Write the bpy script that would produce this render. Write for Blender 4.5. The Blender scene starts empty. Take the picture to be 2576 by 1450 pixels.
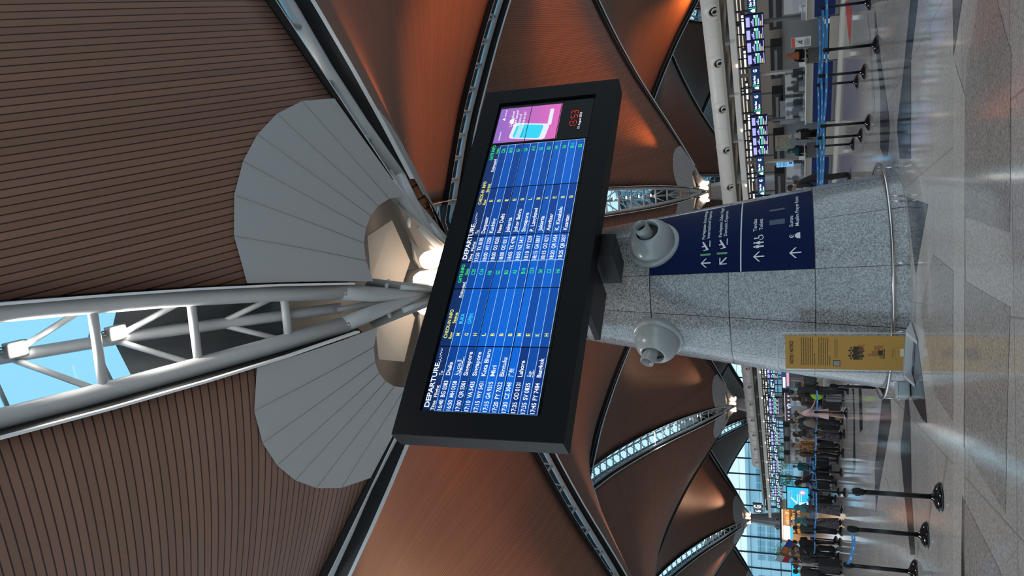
import bpy, bmesh, math, random
from math import sin, cos, pi, radians, sqrt, atan2, exp
from mathutils import Vector as V, Matrix

random.seed(7)
SC = bpy.context.scene
COL = SC.collection

# ------------------------------------------------------------------ camera (phone held sideways: rolled a quarter turn)
F, P, R, CZ = 1950.0, radians(19.67), radians(0.9), 1.7
FWD = V((0, cos(P), sin(P)))
_u0 = V((0, -sin(P), cos(P)))
_r0 = V((1, 0, 0))
RT = _r0*cos(R) - _u0*sin(R)
UP = _r0*sin(R) + _u0*cos(R)
CAM = V((0, 0, CZ))
cd = bpy.data.cameras.new('camera')
cam = bpy.data.objects.new('camera', cd)
COL.objects.link(cam)
cd.sensor_fit = 'HORIZONTAL'
cd.sensor_width = 36
cd.lens = F/2576*36
cd.clip_start = 0.05
cd.clip_end = 3000
X_, Y_, Z_ = -UP, RT, -FWD
cam.matrix_world = Matrix(((X_.x, Y_.x, Z_.x, 0), (X_.y, Y_.y, Z_.y, 0), (X_.z, Y_.z, Z_.z, CZ), (0, 0, 0, 1)))
SC.camera = cam

# ------------------------------------------------------------------ sky, exposure
W = bpy.data.worlds.new('sky')
SC.world = W
W.use_nodes = True
wn, wl = W.node_tree.nodes, W.node_tree.links
wn.clear()
wo = wn.new('ShaderNodeOutputWorld')
bg = wn.new('ShaderNodeBackground')
tc = wn.new('ShaderNodeTexCoord')
sx = wn.new('ShaderNodeSeparateXYZ')
cr = wn.new('ShaderNodeValToRGB')
cr.color_ramp.elements[0].position = 0.0
cr.color_ramp.elements[0].color = (0.86, 0.95, 1.0, 1)
cr.color_ramp.elements[1].position = 0.6
cr.color_ramp.elements[1].color = (0.42, 0.72, 0.92, 1)
wl.new(tc.outputs['Generated'], sx.inputs[0])
wl.new(sx.outputs['Z'], cr.inputs[0])
wl.new(cr.outputs[0], bg.inputs['Color'])
bg.inputs['Strength'].default_value = 1.15
wl.new(bg.outputs[0], wo.inputs[0])
SC.view_settings.view_transform = 'Standard'
SC.view_settings.look = 'None'
SC.view_settings.gamma = 1
SC.view_settings.use_curve_mapping = False
SC.view_settings.exposure = 0.1


# ------------------------------------------------------------------ pixel helpers (photo pixel -> a point of the place)
def ray(X, Y):
    return FWD + RT*((1450-Y-725)/F) - UP*((X-1288)/F)


def g(X, Y, z=0.0):
    d = ray(X, Y)
    return CAM + d*((z-CZ)/d.z)


def aty(X, Y, y):
    d = ray(X, Y)
    return CAM + d*(y/d.y)


# ------------------------------------------------------------------ materials
MATS = {}


def mat(name, col=(.8, .8, .8), rough=.5, metal=0.0, emit=None, es=1.0, spec=.5, noise=None, coat=0.0):
    if name in MATS:
        return MATS[name]
    m = bpy.data.materials.new(name)
    m.use_nodes = True
    n, l = m.node_tree.nodes, m.node_tree.links
    b = n['Principled BSDF']
    b.inputs['Base Color'].default_value = (*col, 1)
    b.inputs['Roughness'].default_value = rough
    b.inputs['Metallic'].default_value = metal
    b.inputs['Specular IOR Level'].default_value = spec
    b.inputs['Coat Weight'].default_value = coat
    if emit:
        b.inputs['Emission Color'].default_value = (*emit, 1)
        b.inputs['Emission Strength'].default_value = es
    if noise:
        sc_, amt = noise
        t = n.new('ShaderNodeTexNoise')
        t.inputs['Scale'].default_value = sc_
        t.inputs['Detail'].default_value = 3
        r = n.new('ShaderNodeValToRGB')
        r.color_ramp.elements[0].position = .35
        r.color_ramp.elements[1].position = .65
        r.color_ramp.elements[0].color = (*[max(0, c*(1-amt)) for c in col], 1)
        r.color_ramp.elements[1].color = (*[min(1, c*(1+amt)) for c in col], 1)
        tc = n.new('ShaderNodeTexCoord')
        l.new(tc.outputs['Object'], t.inputs['Vector'])
        l.new(t.outputs[0], r.inputs[0])
        l.new(r.outputs[0], b.inputs['Base Color'])
    MATS[name] = m
    return m


def glass_mat(name, tint, gl=.08):
    m = bpy.data.materials.new(name)
    m.use_nodes = True
    n, l = m.node_tree.nodes, m.node_tree.links
    n.clear()
    o = n.new('ShaderNodeOutputMaterial')
    mx = n.new('ShaderNodeMixShader')
    t = n.new('ShaderNodeBsdfTransparent')
    t.inputs[0].default_value = (*tint, 1)
    gg = n.new('ShaderNodeBsdfGlossy')
    gg.inputs['Roughness'].default_value = .03
    mx.inputs[0].default_value = gl
    l.new(t.outputs[0], mx.inputs[1])
    l.new(gg.outputs[0], mx.inputs[2])
    l.new(mx.outputs[0], o.inputs[0])
    MATS[name] = m
    return m


def mathn(n, l, op, a, b=None, c=None):
    x = n.new('ShaderNodeMath')
    x.operation = op
    for k, v in enumerate((a, b, c)):
        if v is None:
            continue
        if isinstance(v, (int, float)):
            x.inputs[k].default_value = v
        else:
            l.new(v, x.inputs[k])
    return x.outputs[0]


def slat_mat(name, pitch=.113, gap=.16, c1=(.255, .130, .090), c2=(.03, .010, .005), rough=.55):
    """timber slats: stripes across UV x (metres), darker recessed gaps"""
    m = bpy.data.materials.new(name)
    m.use_nodes = True
    n, l = m.node_tree.nodes, m.node_tree.links
    b = n['Principled BSDF']
    uv = n.new('ShaderNodeUVMap')
    s = n.new('ShaderNodeSeparateXYZ')
    l.new(uv.outputs[0], s.inputs[0])
    q = mathn(n, l, 'DIVIDE', s.outputs[0], pitch)
    f = mathn(n, l, 'FRACT', q)
    isgap = mathn(n, l, 'LESS_THAN', f, gap)
    fl = mathn(n, l, 'FLOOR', q)
    wn_ = n.new('ShaderNodeTexWhiteNoise')
    wn_.noise_dimensions = '1D'
    l.new(fl, wn_.inputs['W'])
    var = n.new('ShaderNodeMix')
    var.data_type = 'RGBA'
    var.inputs[6].default_value = (*[c*.9 for c in c1], 1)
    var.inputs[7].default_value = (*[c*1.1 for c in c1], 1)
    l.new(wn_.outputs[0], var.inputs[0])
    mx = n.new('ShaderNodeMix')
    mx.data_type = 'RGBA'
    l.new(isgap, mx.inputs[0])
    l.new(var.outputs[2], mx.inputs[6])
    mx.inputs[7].default_value = (*c2, 1)
    l.new(mx.outputs[2], b.inputs['Base Color'])
    b.inputs['Roughness'].default_value = rough
    bp = n.new('ShaderNodeBump')
    bp.inputs['Distance'].default_value = .03
    bp.inputs['Strength'].default_value = .35
    l.new(mathn(n, l, 'SUBTRACT', 1.0, isgap), bp.inputs['Height'])
    l.new(bp.outputs[0], b.inputs['Normal'])
    MATS[name] = m
    return m


def granite_mat(name, ca, cb, cc, scale=55, rough=.16, joints=False, jcol=(.015, .017, .02), coords='Object', tile=None, spec=.5):
    m = bpy.data.materials.new(name)
    m.use_nodes = True
    n, l = m.node_tree.nodes, m.node_tree.links
    b = n['Principled BSDF']
    tc_ = n.new('ShaderNodeTexCoord')
    v = n.new('ShaderNodeTexVoronoi')
    v.inputs['Scale'].default_value = scale
    l.new(tc_.outputs['Object'], v.inputs['Vector'])
    t = n.new('ShaderNodeTexNoise')
    t.inputs['Scale'].default_value = scale*.6
    t.inputs['Detail'].default_value = 5
    l.new(tc_.outputs['Object'], t.inputs['Vector'])
    sep = n.new('ShaderNodeSeparateColor')
    l.new(v.outputs['Color'], sep.inputs[0])
    a = mathn(n, l, 'MULTIPLY', sep.outputs[0], .55)
    a2 = mathn(n, l, 'MULTIPLY', t.outputs[0], .45)
    a3 = mathn(n, l, 'ADD', a, a2)
    r = n.new('ShaderNodeValToRGB')
    r.color_ramp.elements[0].position = .2
    r.color_ramp.elements[0].color = (*ca, 1)
    r.color_ramp.elements[1].position = .75
    r.color_ramp.elements[1].color = (*cc, 1)
    e = r.color_ramp.elements.new(.45)
    e.color = (*cb, 1)
    l.new(a3, r.inputs[0])
    out = r.outputs[0]
    if joints or tile:
        uv = n.new('ShaderNodeUVMap')
        s = n.new('ShaderNodeSeparateXYZ')
        l.new(uv.outputs[0], s.inputs[0])
        wj = .006 if joints else .004
        jj = []
        for k in (0, 1):
            f = mathn(n, l, 'FRACT', s.outputs[k])
            h = mathn(n, l, 'ABSOLUTE', mathn(n, l, 'SUBTRACT', f, .5))
            jj.append(mathn(n, l, 'GREATER_THAN', h, .5-wj))
        j = mathn(n, l, 'MAXIMUM', jj[0], jj[1])
        # slight tone difference from slab to slab
        fl = n.new('ShaderNodeVectorMath')
        fl.operation = 'FLOOR'
        l.new(uv.outputs[0], fl.inputs[0])
        wn_ = n.new('ShaderNodeTexWhiteNoise')
        l.new(fl.outputs[0], wn_.inputs['Vector'])
        mul = mathn(n, l, 'MULTIPLY_ADD', wn_.outputs[0], .14, .93)
        hs = n.new('ShaderNodeHueSaturation')
        l.new(mul, hs.inputs['Value'])
        l.new(out, hs.inputs['Color'])
        mx = n.new('ShaderNodeMix')
        mx.data_type = 'RGBA'
        l.new(j, mx.inputs[0])
        l.new(hs.outputs[0], mx.inputs[6])
        mx.inputs[7].default_value = (*jcol, 1)
        out = mx.outputs[2]
    l.new(out, b.inputs['Base Color'])
    b.inputs['Roughness'].default_value = rough
    b.inputs['Specular IOR Level'].default_value = spec
    MATS[name] = m
    return m


slats = slat_mat('timber_slats')
granite = granite_mat('column_granite', (.13, .14, .15), (.27, .285, .30), (.47, .49, .51), 62, .17, joints=True, spec=.7)
floorg = granite_mat('floor_granite', (.36, .335, .31), (.50, .465, .435), (.62, .58, .55), 60, .09, joints=True, jcol=(.33, .31, .295), spec=.95)
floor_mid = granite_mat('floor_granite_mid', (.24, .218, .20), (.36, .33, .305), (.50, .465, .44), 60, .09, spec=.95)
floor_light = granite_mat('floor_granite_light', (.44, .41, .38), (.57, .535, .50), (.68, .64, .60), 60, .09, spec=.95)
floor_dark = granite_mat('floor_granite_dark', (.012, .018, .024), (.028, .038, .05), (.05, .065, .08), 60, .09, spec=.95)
white_panel = mat('white_capital_panel', (.45, .45, .455), .55)
steel_w = mat('white_painted_steel', (.55, .56, .57), .35)
steel_g = mat('cast_steel_grey', (.30, .285, .27), .35, .2)
black = mat('black_gap', (.006, .006, .007), .6)
trim_w = mat('white_trim', (.88, .88, .88), .4)
navy = mat('navy_enamel', (.004, .012, .065), .5, spec=.08)
white_ink = mat('white_lettering', (.82, .85, .9), .5)
green_ink = mat('green_ink', (.16, .42, .22), .5)
chrome = mat('brushed_stainless', (.62, .62, .63), .22, 1.0)
black_metal = mat('black_metal', (.008, .008, .01), .3, .3)
black_plastic = mat('black_plastic', (.008, .008, .009), .45, spec=.2)
gray_enamel = mat('grey_enamel', (.33, .37, .385), .28, coat=.4)
dark_in = mat('dark_interior', (.02, .02, .02), .7)
housing = mat('board_housing', (.004, .0055, .008), .5, spec=.12)
housing2 = mat('board_housing_side', (.034, .030, .030), .5, spec=.2)
lamp_hot = mat('lamp_warm', (1, 1, 1), .5, emit=(1.0, .74, .54), es=3.2)
lamp_cool = mat('lamp_daylight', (1, 1, 1), .5, emit=(1.0, .95, .86), es=22)
beige = mat('beige_paint', (.36, .33, .29), .45)
beige_l = mat('light_beige_paint', (.66, .62, .56), .45)
duct = mat('duct_paint', (.80, .765, .71), .42)
belt_b = mat('blue_belt', (.03, .22, .52), .6)
belt_w = mat('belt_print', (.5, .62, .75), .6)
sky_glass = glass_mat('skylight_glass', (.62, .86, .95), .04)
wall_glass = glass_mat('facade_glass', (.72, .90, .97), .06)
acrylic = glass_mat('acrylic', (.86, .88, .9), .1)


def emi(name, col, s=1.0):
    return mat(name, (0, 0, 0), .4, emit=col, es=s, spec=.2)


# ------------------------------------------------------------------ mesh helpers
class MB:
    def __init__(s):
        s.bm = bmesh.new()
        s.mats = []
        s.uv = s.bm.loops.layers.uv.new('UVMap')

    def mi(s, m):
        if m not in s.mats:
            s.mats.append(m)
        return s.mats.index(m)

    def face(s, pts, m, uvs=None, smooth=False):
        vs = [s.bm.verts.new(p) for p in pts]
        try:
            f = s.bm.faces.new(vs)
        except ValueError:
            return None
        f.material_index = s.mi(m)
        f.smooth = smooth
        if uvs:
            for lp, uv in zip(f.loops, uvs):
                lp[s.uv].uv = uv
        return f

    def box(s, c, size, m, ax=None, bevel=0.0):
        """axis triple ax, size full lengths"""
        ax = ax or (V((1, 0, 0)), V((0, 1, 0)), V((0, 0, 1)))
        c = V(c)
        a, b, d = [ax[k]*(size[k]/2) for k in range(3)]
        vs = []
        for x in (-1, 1):
            for y in (-1, 1):
                for z in (-1, 1):
                    vs.append(s.bm.verts.new(c+a*x+b*y+d*z))
        idx = [(0, 1, 3, 2), (4, 6, 7, 5), (0, 4, 5, 1), (2, 3, 7, 6), (0, 2, 6, 4), (1, 5, 7, 3)]
        fs = []
        for q in idx:
            f = s.bm.faces.new([vs[k] for k in q])
            f.material_index = s.mi(m)
            fs.append(f)
        if bevel > 0:
            es = list({e for f in fs for e in f.edges})
            r = bmesh.ops.bevel(s.bm, geom=es, offset=bevel, segments=2, profile=.6, affect='EDGES')
            for f in r['faces']:
                f.material_index = s.mi(m)
        return s

    def tube(s, pts, r, m, n=12, cap=True, rs=None, closed=False, flat=1.0):
        pts = [V(p) for p in pts]
        rings = []
        N = len(pts)
        prev = None
        for k, p in enumerate(pts):
            if closed:
                t = (pts[(k+1) % N]-pts[k-1]).normalized()
            else:
                t = (pts[min(k+1, N-1)]-pts[max(k-1, 0)]).normalized()
            if prev is None:
                a = V((0, 0, 1)) if abs(t.z) < .9 else V((1, 0, 0))
                a = (a-t*a.dot(t)).normalized()
            else:
                a = (prev-t*prev.dot(t)).normalized()
            prev = a
            b = t.cross(a)
            rr = rs[k] if rs else r
            rings.append([s.bm.verts.new(p+(a*cos(2*pi*q/n)+b*sin(2*pi*q/n)*flat)*rr) for q in range(n)])
        mi = s.mi(m)
        for k in range(N if closed else N-1):
            A, B = rings[k], rings[(k+1) % N]
            for q in range(n):
                f = s.bm.faces.new((A[q], A[(q+1) % n], B[(q+1) % n], B[q]))
                f.material_index = mi
                f.smooth = True
        if cap and not closed:
            for rg in (list(reversed(rings[0])), rings[-1]):
                f = s.bm.faces.new(rg)
                f.material_index = mi
        return s

    def lathe(s, prof, m, base=(0, 0, 0), axis=(0, 0, 1), n=24, cap=True, smooth=True):
        """prof: (radius, height) list along axis"""
        base, axis = V(base), V(axis).normalized()
        a = V((0, 0, 1)) if abs(axis.z) < .9 else V((1, 0, 0))
        a = (a-axis*a.dot(axis)).normalized()
        b = axis.cross(a)
        rings = []
        for r, h in prof:
            rings.append([s.bm.verts.new(base+axis*h+(a*cos(2*pi*q/n)+b*sin(2*pi*q/n))*max(r, 1e-4)) for q in range(n)])
        mi = s.mi(m)
        for A, B in zip(rings, rings[1:]):
            for q in range(n):
                f = s.bm.faces.new((A[q], A[(q+1) % n], B[(q+1) % n], B[q]))
                f.material_index = mi
                f.smooth = smooth
        if cap:
            for rg in (list(reversed(rings[0])), rings[-1]):
                f = s.bm.faces.new(rg)
                f.material_index = mi
        return s

    def prism(s, pts, h, m, nrm=None):
        """extrude polygon pts (3D) by vector h"""
        h = V(h)
        A = [s.bm.verts.new(V(p)) for p in pts]
        B = [s.bm.verts.new(V(p)+h) for p in pts]
        mi = s.mi(m)
        fs = [s.bm.faces.new(A), s.bm.faces.new(list(reversed(B)))]
        n = len(pts)
        for k in range(n):
            fs.append(s.bm.faces.new((A[k], B[k], B[(k+1) % n], A[(k+1) % n])))
        for f in fs:
            f.material_index = mi
        return s

    def sphere(s, c, r, m, sc=(1, 1, 1), seg=12, ax=None):
        ax = ax or (V((1, 0, 0)), V((0, 1, 0)), V((0, 0, 1)))
        mi = s.mi(m)
        rows = []
        for a in range(1, seg//2):
            th = pi*a/(seg//2)
            rows.append([s.bm.verts.new(V(c)+ax[0]*(r*sc[0]*sin(th)*cos(2*pi*q/seg))+ax[1]*(r*sc[1]*sin(th)*sin(2*pi*q/seg))+ax[2]*(r*sc[2]*cos(th))) for q in range(seg)])
        t = s.bm.verts.new(V(c)+ax[2]*(r*sc[2]))
        b = s.bm.verts.new(V(c)-ax[2]*(r*sc[2]))
        fs = []
        for A, B in zip(rows, rows[1:]):
            for q in range(seg):
                fs.append(s.bm.faces.new((A[q], B[q], B[(q+1) % seg], A[(q+1) % seg])))
        for q in range(seg):
            fs.append(s.bm.faces.new((t, rows[0][q], rows[0][(q+1) % seg])))
            fs.append(s.bm.faces.new((b, rows[-1][(q+1) % seg], rows[-1][q])))
        for f in fs:
            f.material_index = mi
            f.smooth = True
        return s

    def add(s, me, mtx, m):
        """append a mesh datablock (text) transformed by a function"""
        mi = s.mi(m)
        vs = [s.bm.verts.new(mtx(v.co)) for v in me.vertices]
        for p in me.polygons:
            try:
                f = s.bm.faces.new([vs[k] for k in p.vertices])
                f.material_index = mi
            except ValueError:
                pass
        return s

    def build(s, name, parent=None, fix=True, pivot=None):
        if fix:
            bmesh.ops.recalc_face_normals(s.bm, faces=s.bm.faces)
        me = bpy.data.meshes.new(name)
        s.bm.to_mesh(me)
        s.bm.free()
        for m in s.mats:
            me.materials.append(m)
        o = bpy.data.objects.new(name, me)
        COL.objects.link(o)
        if parent:
            o.parent = parent
        return o


def tag(o, label=None, cat=None, group=None, kind=None):
    if label:
        o['label'] = label
    if cat:
        o['category'] = cat
    if group:
        o['group'] = group
    if kind:
        o['kind'] = kind
    return o


def thing(name, label, cat, loc=(0, 0, 0), rz=0.0, group=None, kind=None):
    o = bpy.data.objects.new(name, None)
    COL.objects.link(o)
    o.location = loc
    o.rotation_euler = (0, 0, rz)
    o.empty_display_size = .1
    return tag(o, label, cat, group, kind)


def dup(root, loc, rz=None, label=None, group=None):
    r = root.copy()
    COL.objects.link(r)
    r.location = loc
    if rz is not None:
        r.rotation_euler = (0, 0, rz)
    if label:
        r['label'] = label
    if group:
        r['group'] = group
    for ch in list(root.children):
        c = ch.copy()
        COL.objects.link(c)
        c.parent = r
        for gc in list(ch.children):
            d = gc.copy()
            COL.objects.link(d)
            d.parent = c
    return r


_txt = {}


def text_mesh(body, size=1.0, bold=.0, align='LEFT', spacing=1.0):
    k = (body, size, bold, align, spacing)
    if k in _txt:
        return _txt[k]
    cu = bpy.data.curves.new('t', 'FONT')
    cu.body = body
    cu.size = size
    cu.offset = bold
    cu.align_x = align
    cu.space_character = spacing
    cu.resolution_u = 3
    o = bpy.data.objects.new('t', cu)
    COL.objects.link(o)
    dg = bpy.context.evaluated_depsgraph_get()
    me = bpy.data.meshes.new_from_object(o.evaluated_get(dg))
    COL.objects.unlink(o)
    bpy.data.objects.remove(o)
    _txt[k] = me
    return me


def plane_map(o, r, u, n, off=.004):
    o, r, u, n = V(o), V(r), V(u), V(n)
    return lambda x, y: (lambda co: o+r*(x+co.x)+u*(y+co.y)+n*off)


# ------------------------------------------------------------------ hall geometry
C1 = V((.02, 14.74, 0))
L = 27.153
TH = radians(8.5)
DU = V((sin(TH), cos(TH), 0))
DR = V((cos(TH), -sin(TH), 0))
HS = [(0, 8.0), (3, 9.6), (6, 11.3), (10, 13.7), (13.5, 15.45), (17, 17.0), (21.8, 18.8), (27.2, 20.2)]


def Hm(s):
    for (a, za), (b, zb) in zip(HS, HS[1:]):
        if s <= b:
            t = (s-a)/(b-a)
            return za+(zb-za)*t
    return HS[-1][1]


def Hs(s):    # smoothed edge height, s in metres from the column
    return (Hm(max(0, s-1.2))+2*Hm(s)+Hm(min(27.2, s+1.2)))/4 if 1.2 < s < 26 else Hm(s)


def coons(i, j, s, t):
    h = lambda a, b, x: Hs(x*L) if (a+b) % 2 == 0 else Hs((1-x)*L)
    z = lambda a, b: 8.0 if (a+b) % 2 == 0 else 20.2
    return ((1-t)*h(i, j, s)+t*h(i, j+1, s)+(1-s)*h(i, j, t)+s*h(i+1, j, t)
            - ((1-s)*(1-t)*z(i, j)+s*(1-t)*z(i+1, j)+(1-s)*t*z(i, j+1)+s*t*z(i+1, j+1)))


def shell_pt(i, j, a, b):
    """a, b metres inside cell (i, j)"""
    q = C1+DU*(i*L+a)+DR*(j*L+b)
    return V((q.x, q.y, coons(i, j, a/L, b/L)))


def cell_pt(i, j, s, t):
    """s, t in 0..1 across the shell between its skylight slots"""
    ev = (i+j) % 2 == 0
    w0 = half_w(s*L) if ev else half_w((1-s)*L)
    w1 = half_w((1-s)*L) if ev else half_w(s*L)
    v0 = half_w(t*L) if ev else half_w((1-t)*L)
    v1 = half_w((1-t)*L) if ev else half_w(t*L)
    b = w0+(L-w0-w1)*t
    a = v0+(L-v0-v1)*s
    q = C1+DU*(i*L+a)+DR*(j*L+b)
    return V((q.x, q.y, coons(i, j, s, t))), a, b


def half_w(s):     # half width of the skylight slot, s from the column
    return 1.2*(1-exp(-max(s, 0)/4.5))


def slot(i, j, x):  # slot half width along an edge that starts at vertex (i, j)
    return half_w(x) if (i+j) % 2 == 0 else half_w(L-x)


CELLS = [(-1, -1), (-1, 0), (0, -1), (0, 0), (1, -2), (1, -1), (1, 0), (2, -2), (2, -1), (2, 0), (3, -3), (3, -2), (3, -1), (3, 0),
         (3, 1), (4, -3), (4, -2), (4, -1), (4, 0), (4, 1), (5, -4), (5, -3), (5, -2), (5, -1), (5, 0), (5, 1)]
RF = 4.22


def build_shell(i, j):
    N = 36
    m = MB()
    along_u = (i+j) % 2 != 0
    lows = [(a, b) for a in (0, 1) for b in (0, 1) if (i+a+j+b) % 2 == 0]
    grid = {}
    k = radians(9)
    for p in range(N):
        for q in range(N):
            cs = [(p, q), (p+1, q), (p+1, q+1), (p, q+1)]
            ca = (p+.5)/N*L
            cb = (q+.5)/N*L
            if any(sqrt((ca-l_[0]*L)**2+(cb-l_[1]*L)**2) < RF-1.6 for l_ in lows):
                continue
            vs = []
            uvs = []
            for key in cs:
                P_, a_, b_ = cell_pt(i, j, key[0]/N, key[1]/N)
                c = (a_, b_)
                if key not in grid:
                    grid[key] = m.bm.verts.new(P_)
                vs.append(grid[key])
                if along_u:
                    uvs.append((c[1]*cos(k)-c[0]*sin(k), c[0]))
                else:
                    uvs.append((c[0]*cos(1.4*k)+c[1]*sin(1.4*k), c[1]))
            f = m.bm.faces.new(vs)
            f.material_index = m.mi(slats)
            f.smooth = True
            for lp, uv in zip(f.loops, uvs):
                lp[m.uv].uv = uv
    o = m.build('ceiling')
    o['kind'] = 'structure'
    o['label'] = 'curved roof shell lined with narrow timber slats'
    md = o.modifiers.new('thick', 'SOLIDIFY')
    md.thickness = .25
    md.offset = 1 if o.data.polygons[0].normal.z > 0 else -1
    return o


for c in CELLS:
    build_shell(*c)


# white fan of panels round a column head, one quarter per shell
joint_g = mat('panel_joint', (.30, .30, .30), .6)


def build_fan(i, j, ci, cj):
    """cell (i,j), column at vertex (ci,cj)"""
    m = MB()
    sa = 1 if ci == i else -1
    sb = 1 if cj == j else -1
    K = 7
    A0, A1 = .0, pi/2
    def pt(r, k, lift):
        an = A0+(A1-A0)*k/K
        rr = r*(1-.10*sin(2*an))-.05
        a, b = rr*cos(an)/L, rr*sin(an)/L
        q = cell_pt(i, j, a if sa > 0 else 1-a, b if sb > 0 else 1-b)[0]
        return V((q.x, q.y, q.z-lift))
    rings = [(2.1, .10), (2.8, .09), (3.4, .07), (RF, .05)]
    for (r0, l0), (r1, l1) in zip(rings, rings[1:]):
        for k in range(K):
            m.face([pt(r0, k, l0), pt(r1, k, l1), pt(r1, k+1, l1), pt(r0, k+1, l0)], white_panel, smooth=False)
    bmesh.ops.remove_doubles(m.bm, verts=m.bm.verts, dist=1e-4)
    # thin panel joints
    for k in range(1, K):
        m.tube([pt(r_, k, l_+.006) for r_, l_ in rings], .006, joint_g, n=4)
    return m


# ------------------------------------------------------------------ skylights with their triangular steel trusses
steel_lid = mat('slot_lid_steel', (.22, .23, .24), .5)


def build_skylight(vi, vj, di, dj, near=False):
    """from column vertex (vi,vj) toward (vi+di, vj+dj)"""
    d = DU*di+DR*dj
    nrm = V((d.y, -d.x, 0))
    o0 = C1+DU*(vi*L)+DR*(vj*L)
    root = thing('window_1', None, None, (0, 0, 0), kind='structure')
    root['label'] = 'long roof skylight slot with a white tubular truss under the glass'
    def pt(s, lat, dz=0):
        q = o0+d*s+nrm*lat
        return V((q.x, q.y, Hs(s)+dz))
    S = [2.3+k*(L-2.3)/20 for k in range(21)]
    n = 14 if near else 8
    def lift(s):
        return .55*min(1, max(0, s-1.2)/3)
    def tlift(s):
        return lift(s)+.1+min(.65, max(0, s-2.3)*.25)
    tb = MB()
    for sd in (-1, 1):
        tb.tube([pt(s, sd*max(half_w(s)-.17, .15), lift(s)) for s in S], .155, steel_w, n=n)
    tb.build('bottom_chord', root)
    tb = MB()
    tb.tube([pt(s, 0, tlift(s)) for s in S], .10, steel_w, n=n)
    tb.build('top_chord', root)
    st = MB()
    s = 3.2
    k = 0
    nodes = []
    while s < L-.5:
        w = max(half_w(s)-.17, .15)
        st.tube([pt(s, -w, lift(s)), pt(s, w, lift(s))], .075, steel_w, n=8)
        nodes.append((s, w))
        s += 1.27
    for (s0, w0), (s1, w1) in zip(nodes, nodes[1:]):
        sm = (s0+s1)/2
        zt = tlift(sm)
        for sd in (-1, 1):
            st.tube([pt(s0, sd*w0, lift(s0)), pt(sm, 0, zt)], .05, steel_w, n=6)
    st.build('web_member', root)
    # fascia (dark) and bright edge trim of both shells
    fa = MB()
    tr = MB()
    gl = MB()
    br = MB()
    for (a, b) in zip(S, S[1:]):
        for sd in (-1, 1):
            wa, wb = sd*(half_w(a)-.04), sd*(half_w(b)-.04)
            fa.face([pt(a, wa, -.03), pt(b, wb, -.03), pt(b, wb, 1.5), pt(a, wa, 1.5)], black)
            o1, o2 = sd*(half_w(a)-.05), sd*(half_w(b)-.05)
            tr.face([pt(a, wa+sd*.03, -.05), pt(b, wb+sd*.03, -.05), pt(b, o2, -.05), pt(a, o1, -.05)], trim_w)
            tr.face([pt(a, o1, -.05), pt(b, o2, -.05), pt(b, o2, .04), pt(a, o1, .04)], trim_w)
            if a < 4.6:
                gl.face([pt(a, wa, 1.5), pt(b, wb, 1.5), pt(b, 0, 1.85), pt(a, 0, 1.85)], steel_lid)
            else:
                gl.face([pt(a, wa, 1.5), pt(b, wb, 1.5), pt(b, 0, 1.85), pt(a, 0, 1.85)], sky_glass)
    for (a, b) in ((.9, 1.6), (1.6, 2.3)):
        for sd in (-1, 1):
            gl.face([pt(a, sd*(half_w(a)+.5), 1.5), pt(b, sd*(half_w(b)+.3), 1.5), pt(b, 0, 1.85), pt(a, 0, 1.85)], steel_lid)
    fa.build('fascia', root, fix=False)
    tr.build('edge_trim', root, fix=False)
    gl.build('glass_pane', root, fix=False)
    for (s0, w0) in nodes:
        if s0 > 4.2:
            for sd in (-1, 1):
                br.tube([pt(s0+.6, sd*half_w(s0), 1.48), pt(s0+.6, 0, 1.83)], .035, steel_w, n=6)
    br.tube([pt(s, 0, 1.83) for s in S[1:]], .03, steel_w, n=6)
    br.build('glazing_bar', root)
    return root, pt, tlift


def floodlight_proto():
    r = thing('floodlight', 'floodlight', 'floodlight')
    m = MB()
    m.box((0, 0, 0), (.34, .24, .12), steel_g, bevel=.02)
    m.build('housing', r)
    m = MB()
    m.box((0, 0, -.075), (.27, .18, .03), lamp_cool, bevel=.008)
    m.build('lens', r)
    m = MB()
    m.tube([(-.19, 0, 0), (-.21, 0, .16), (.21, 0, .16), (.19, 0, 0)], .014, steel_w, n=6)
    m.box((.30, 0, .08), (.14, .10, .10), steel_w, bevel=.01)
    m.tube([(.17, .05, .03), (.25, .08, -.05), (.30, .05, .03)], .01, black_plastic, n=6)
    m.build('bracket', r)
    return r


FL = floodlight_proto()
_fl_used = [False]


def put_flood(p, az, label, group, tilt=0.0):
    if not _fl_used[0]:
        o = FL
        _fl_used[0] = True
        o.location = p
        o.rotation_euler = (0, 0, az)
        o['label'] = label
        o['group'] = group
    else:
        o = dup(FL, p, az, label, group)
    o.rotation_euler = (tilt, 0, az)
    return o


# ------------------------------------------------------------------ columns
def col_r(z):
    return 1.873-.151*z


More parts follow.
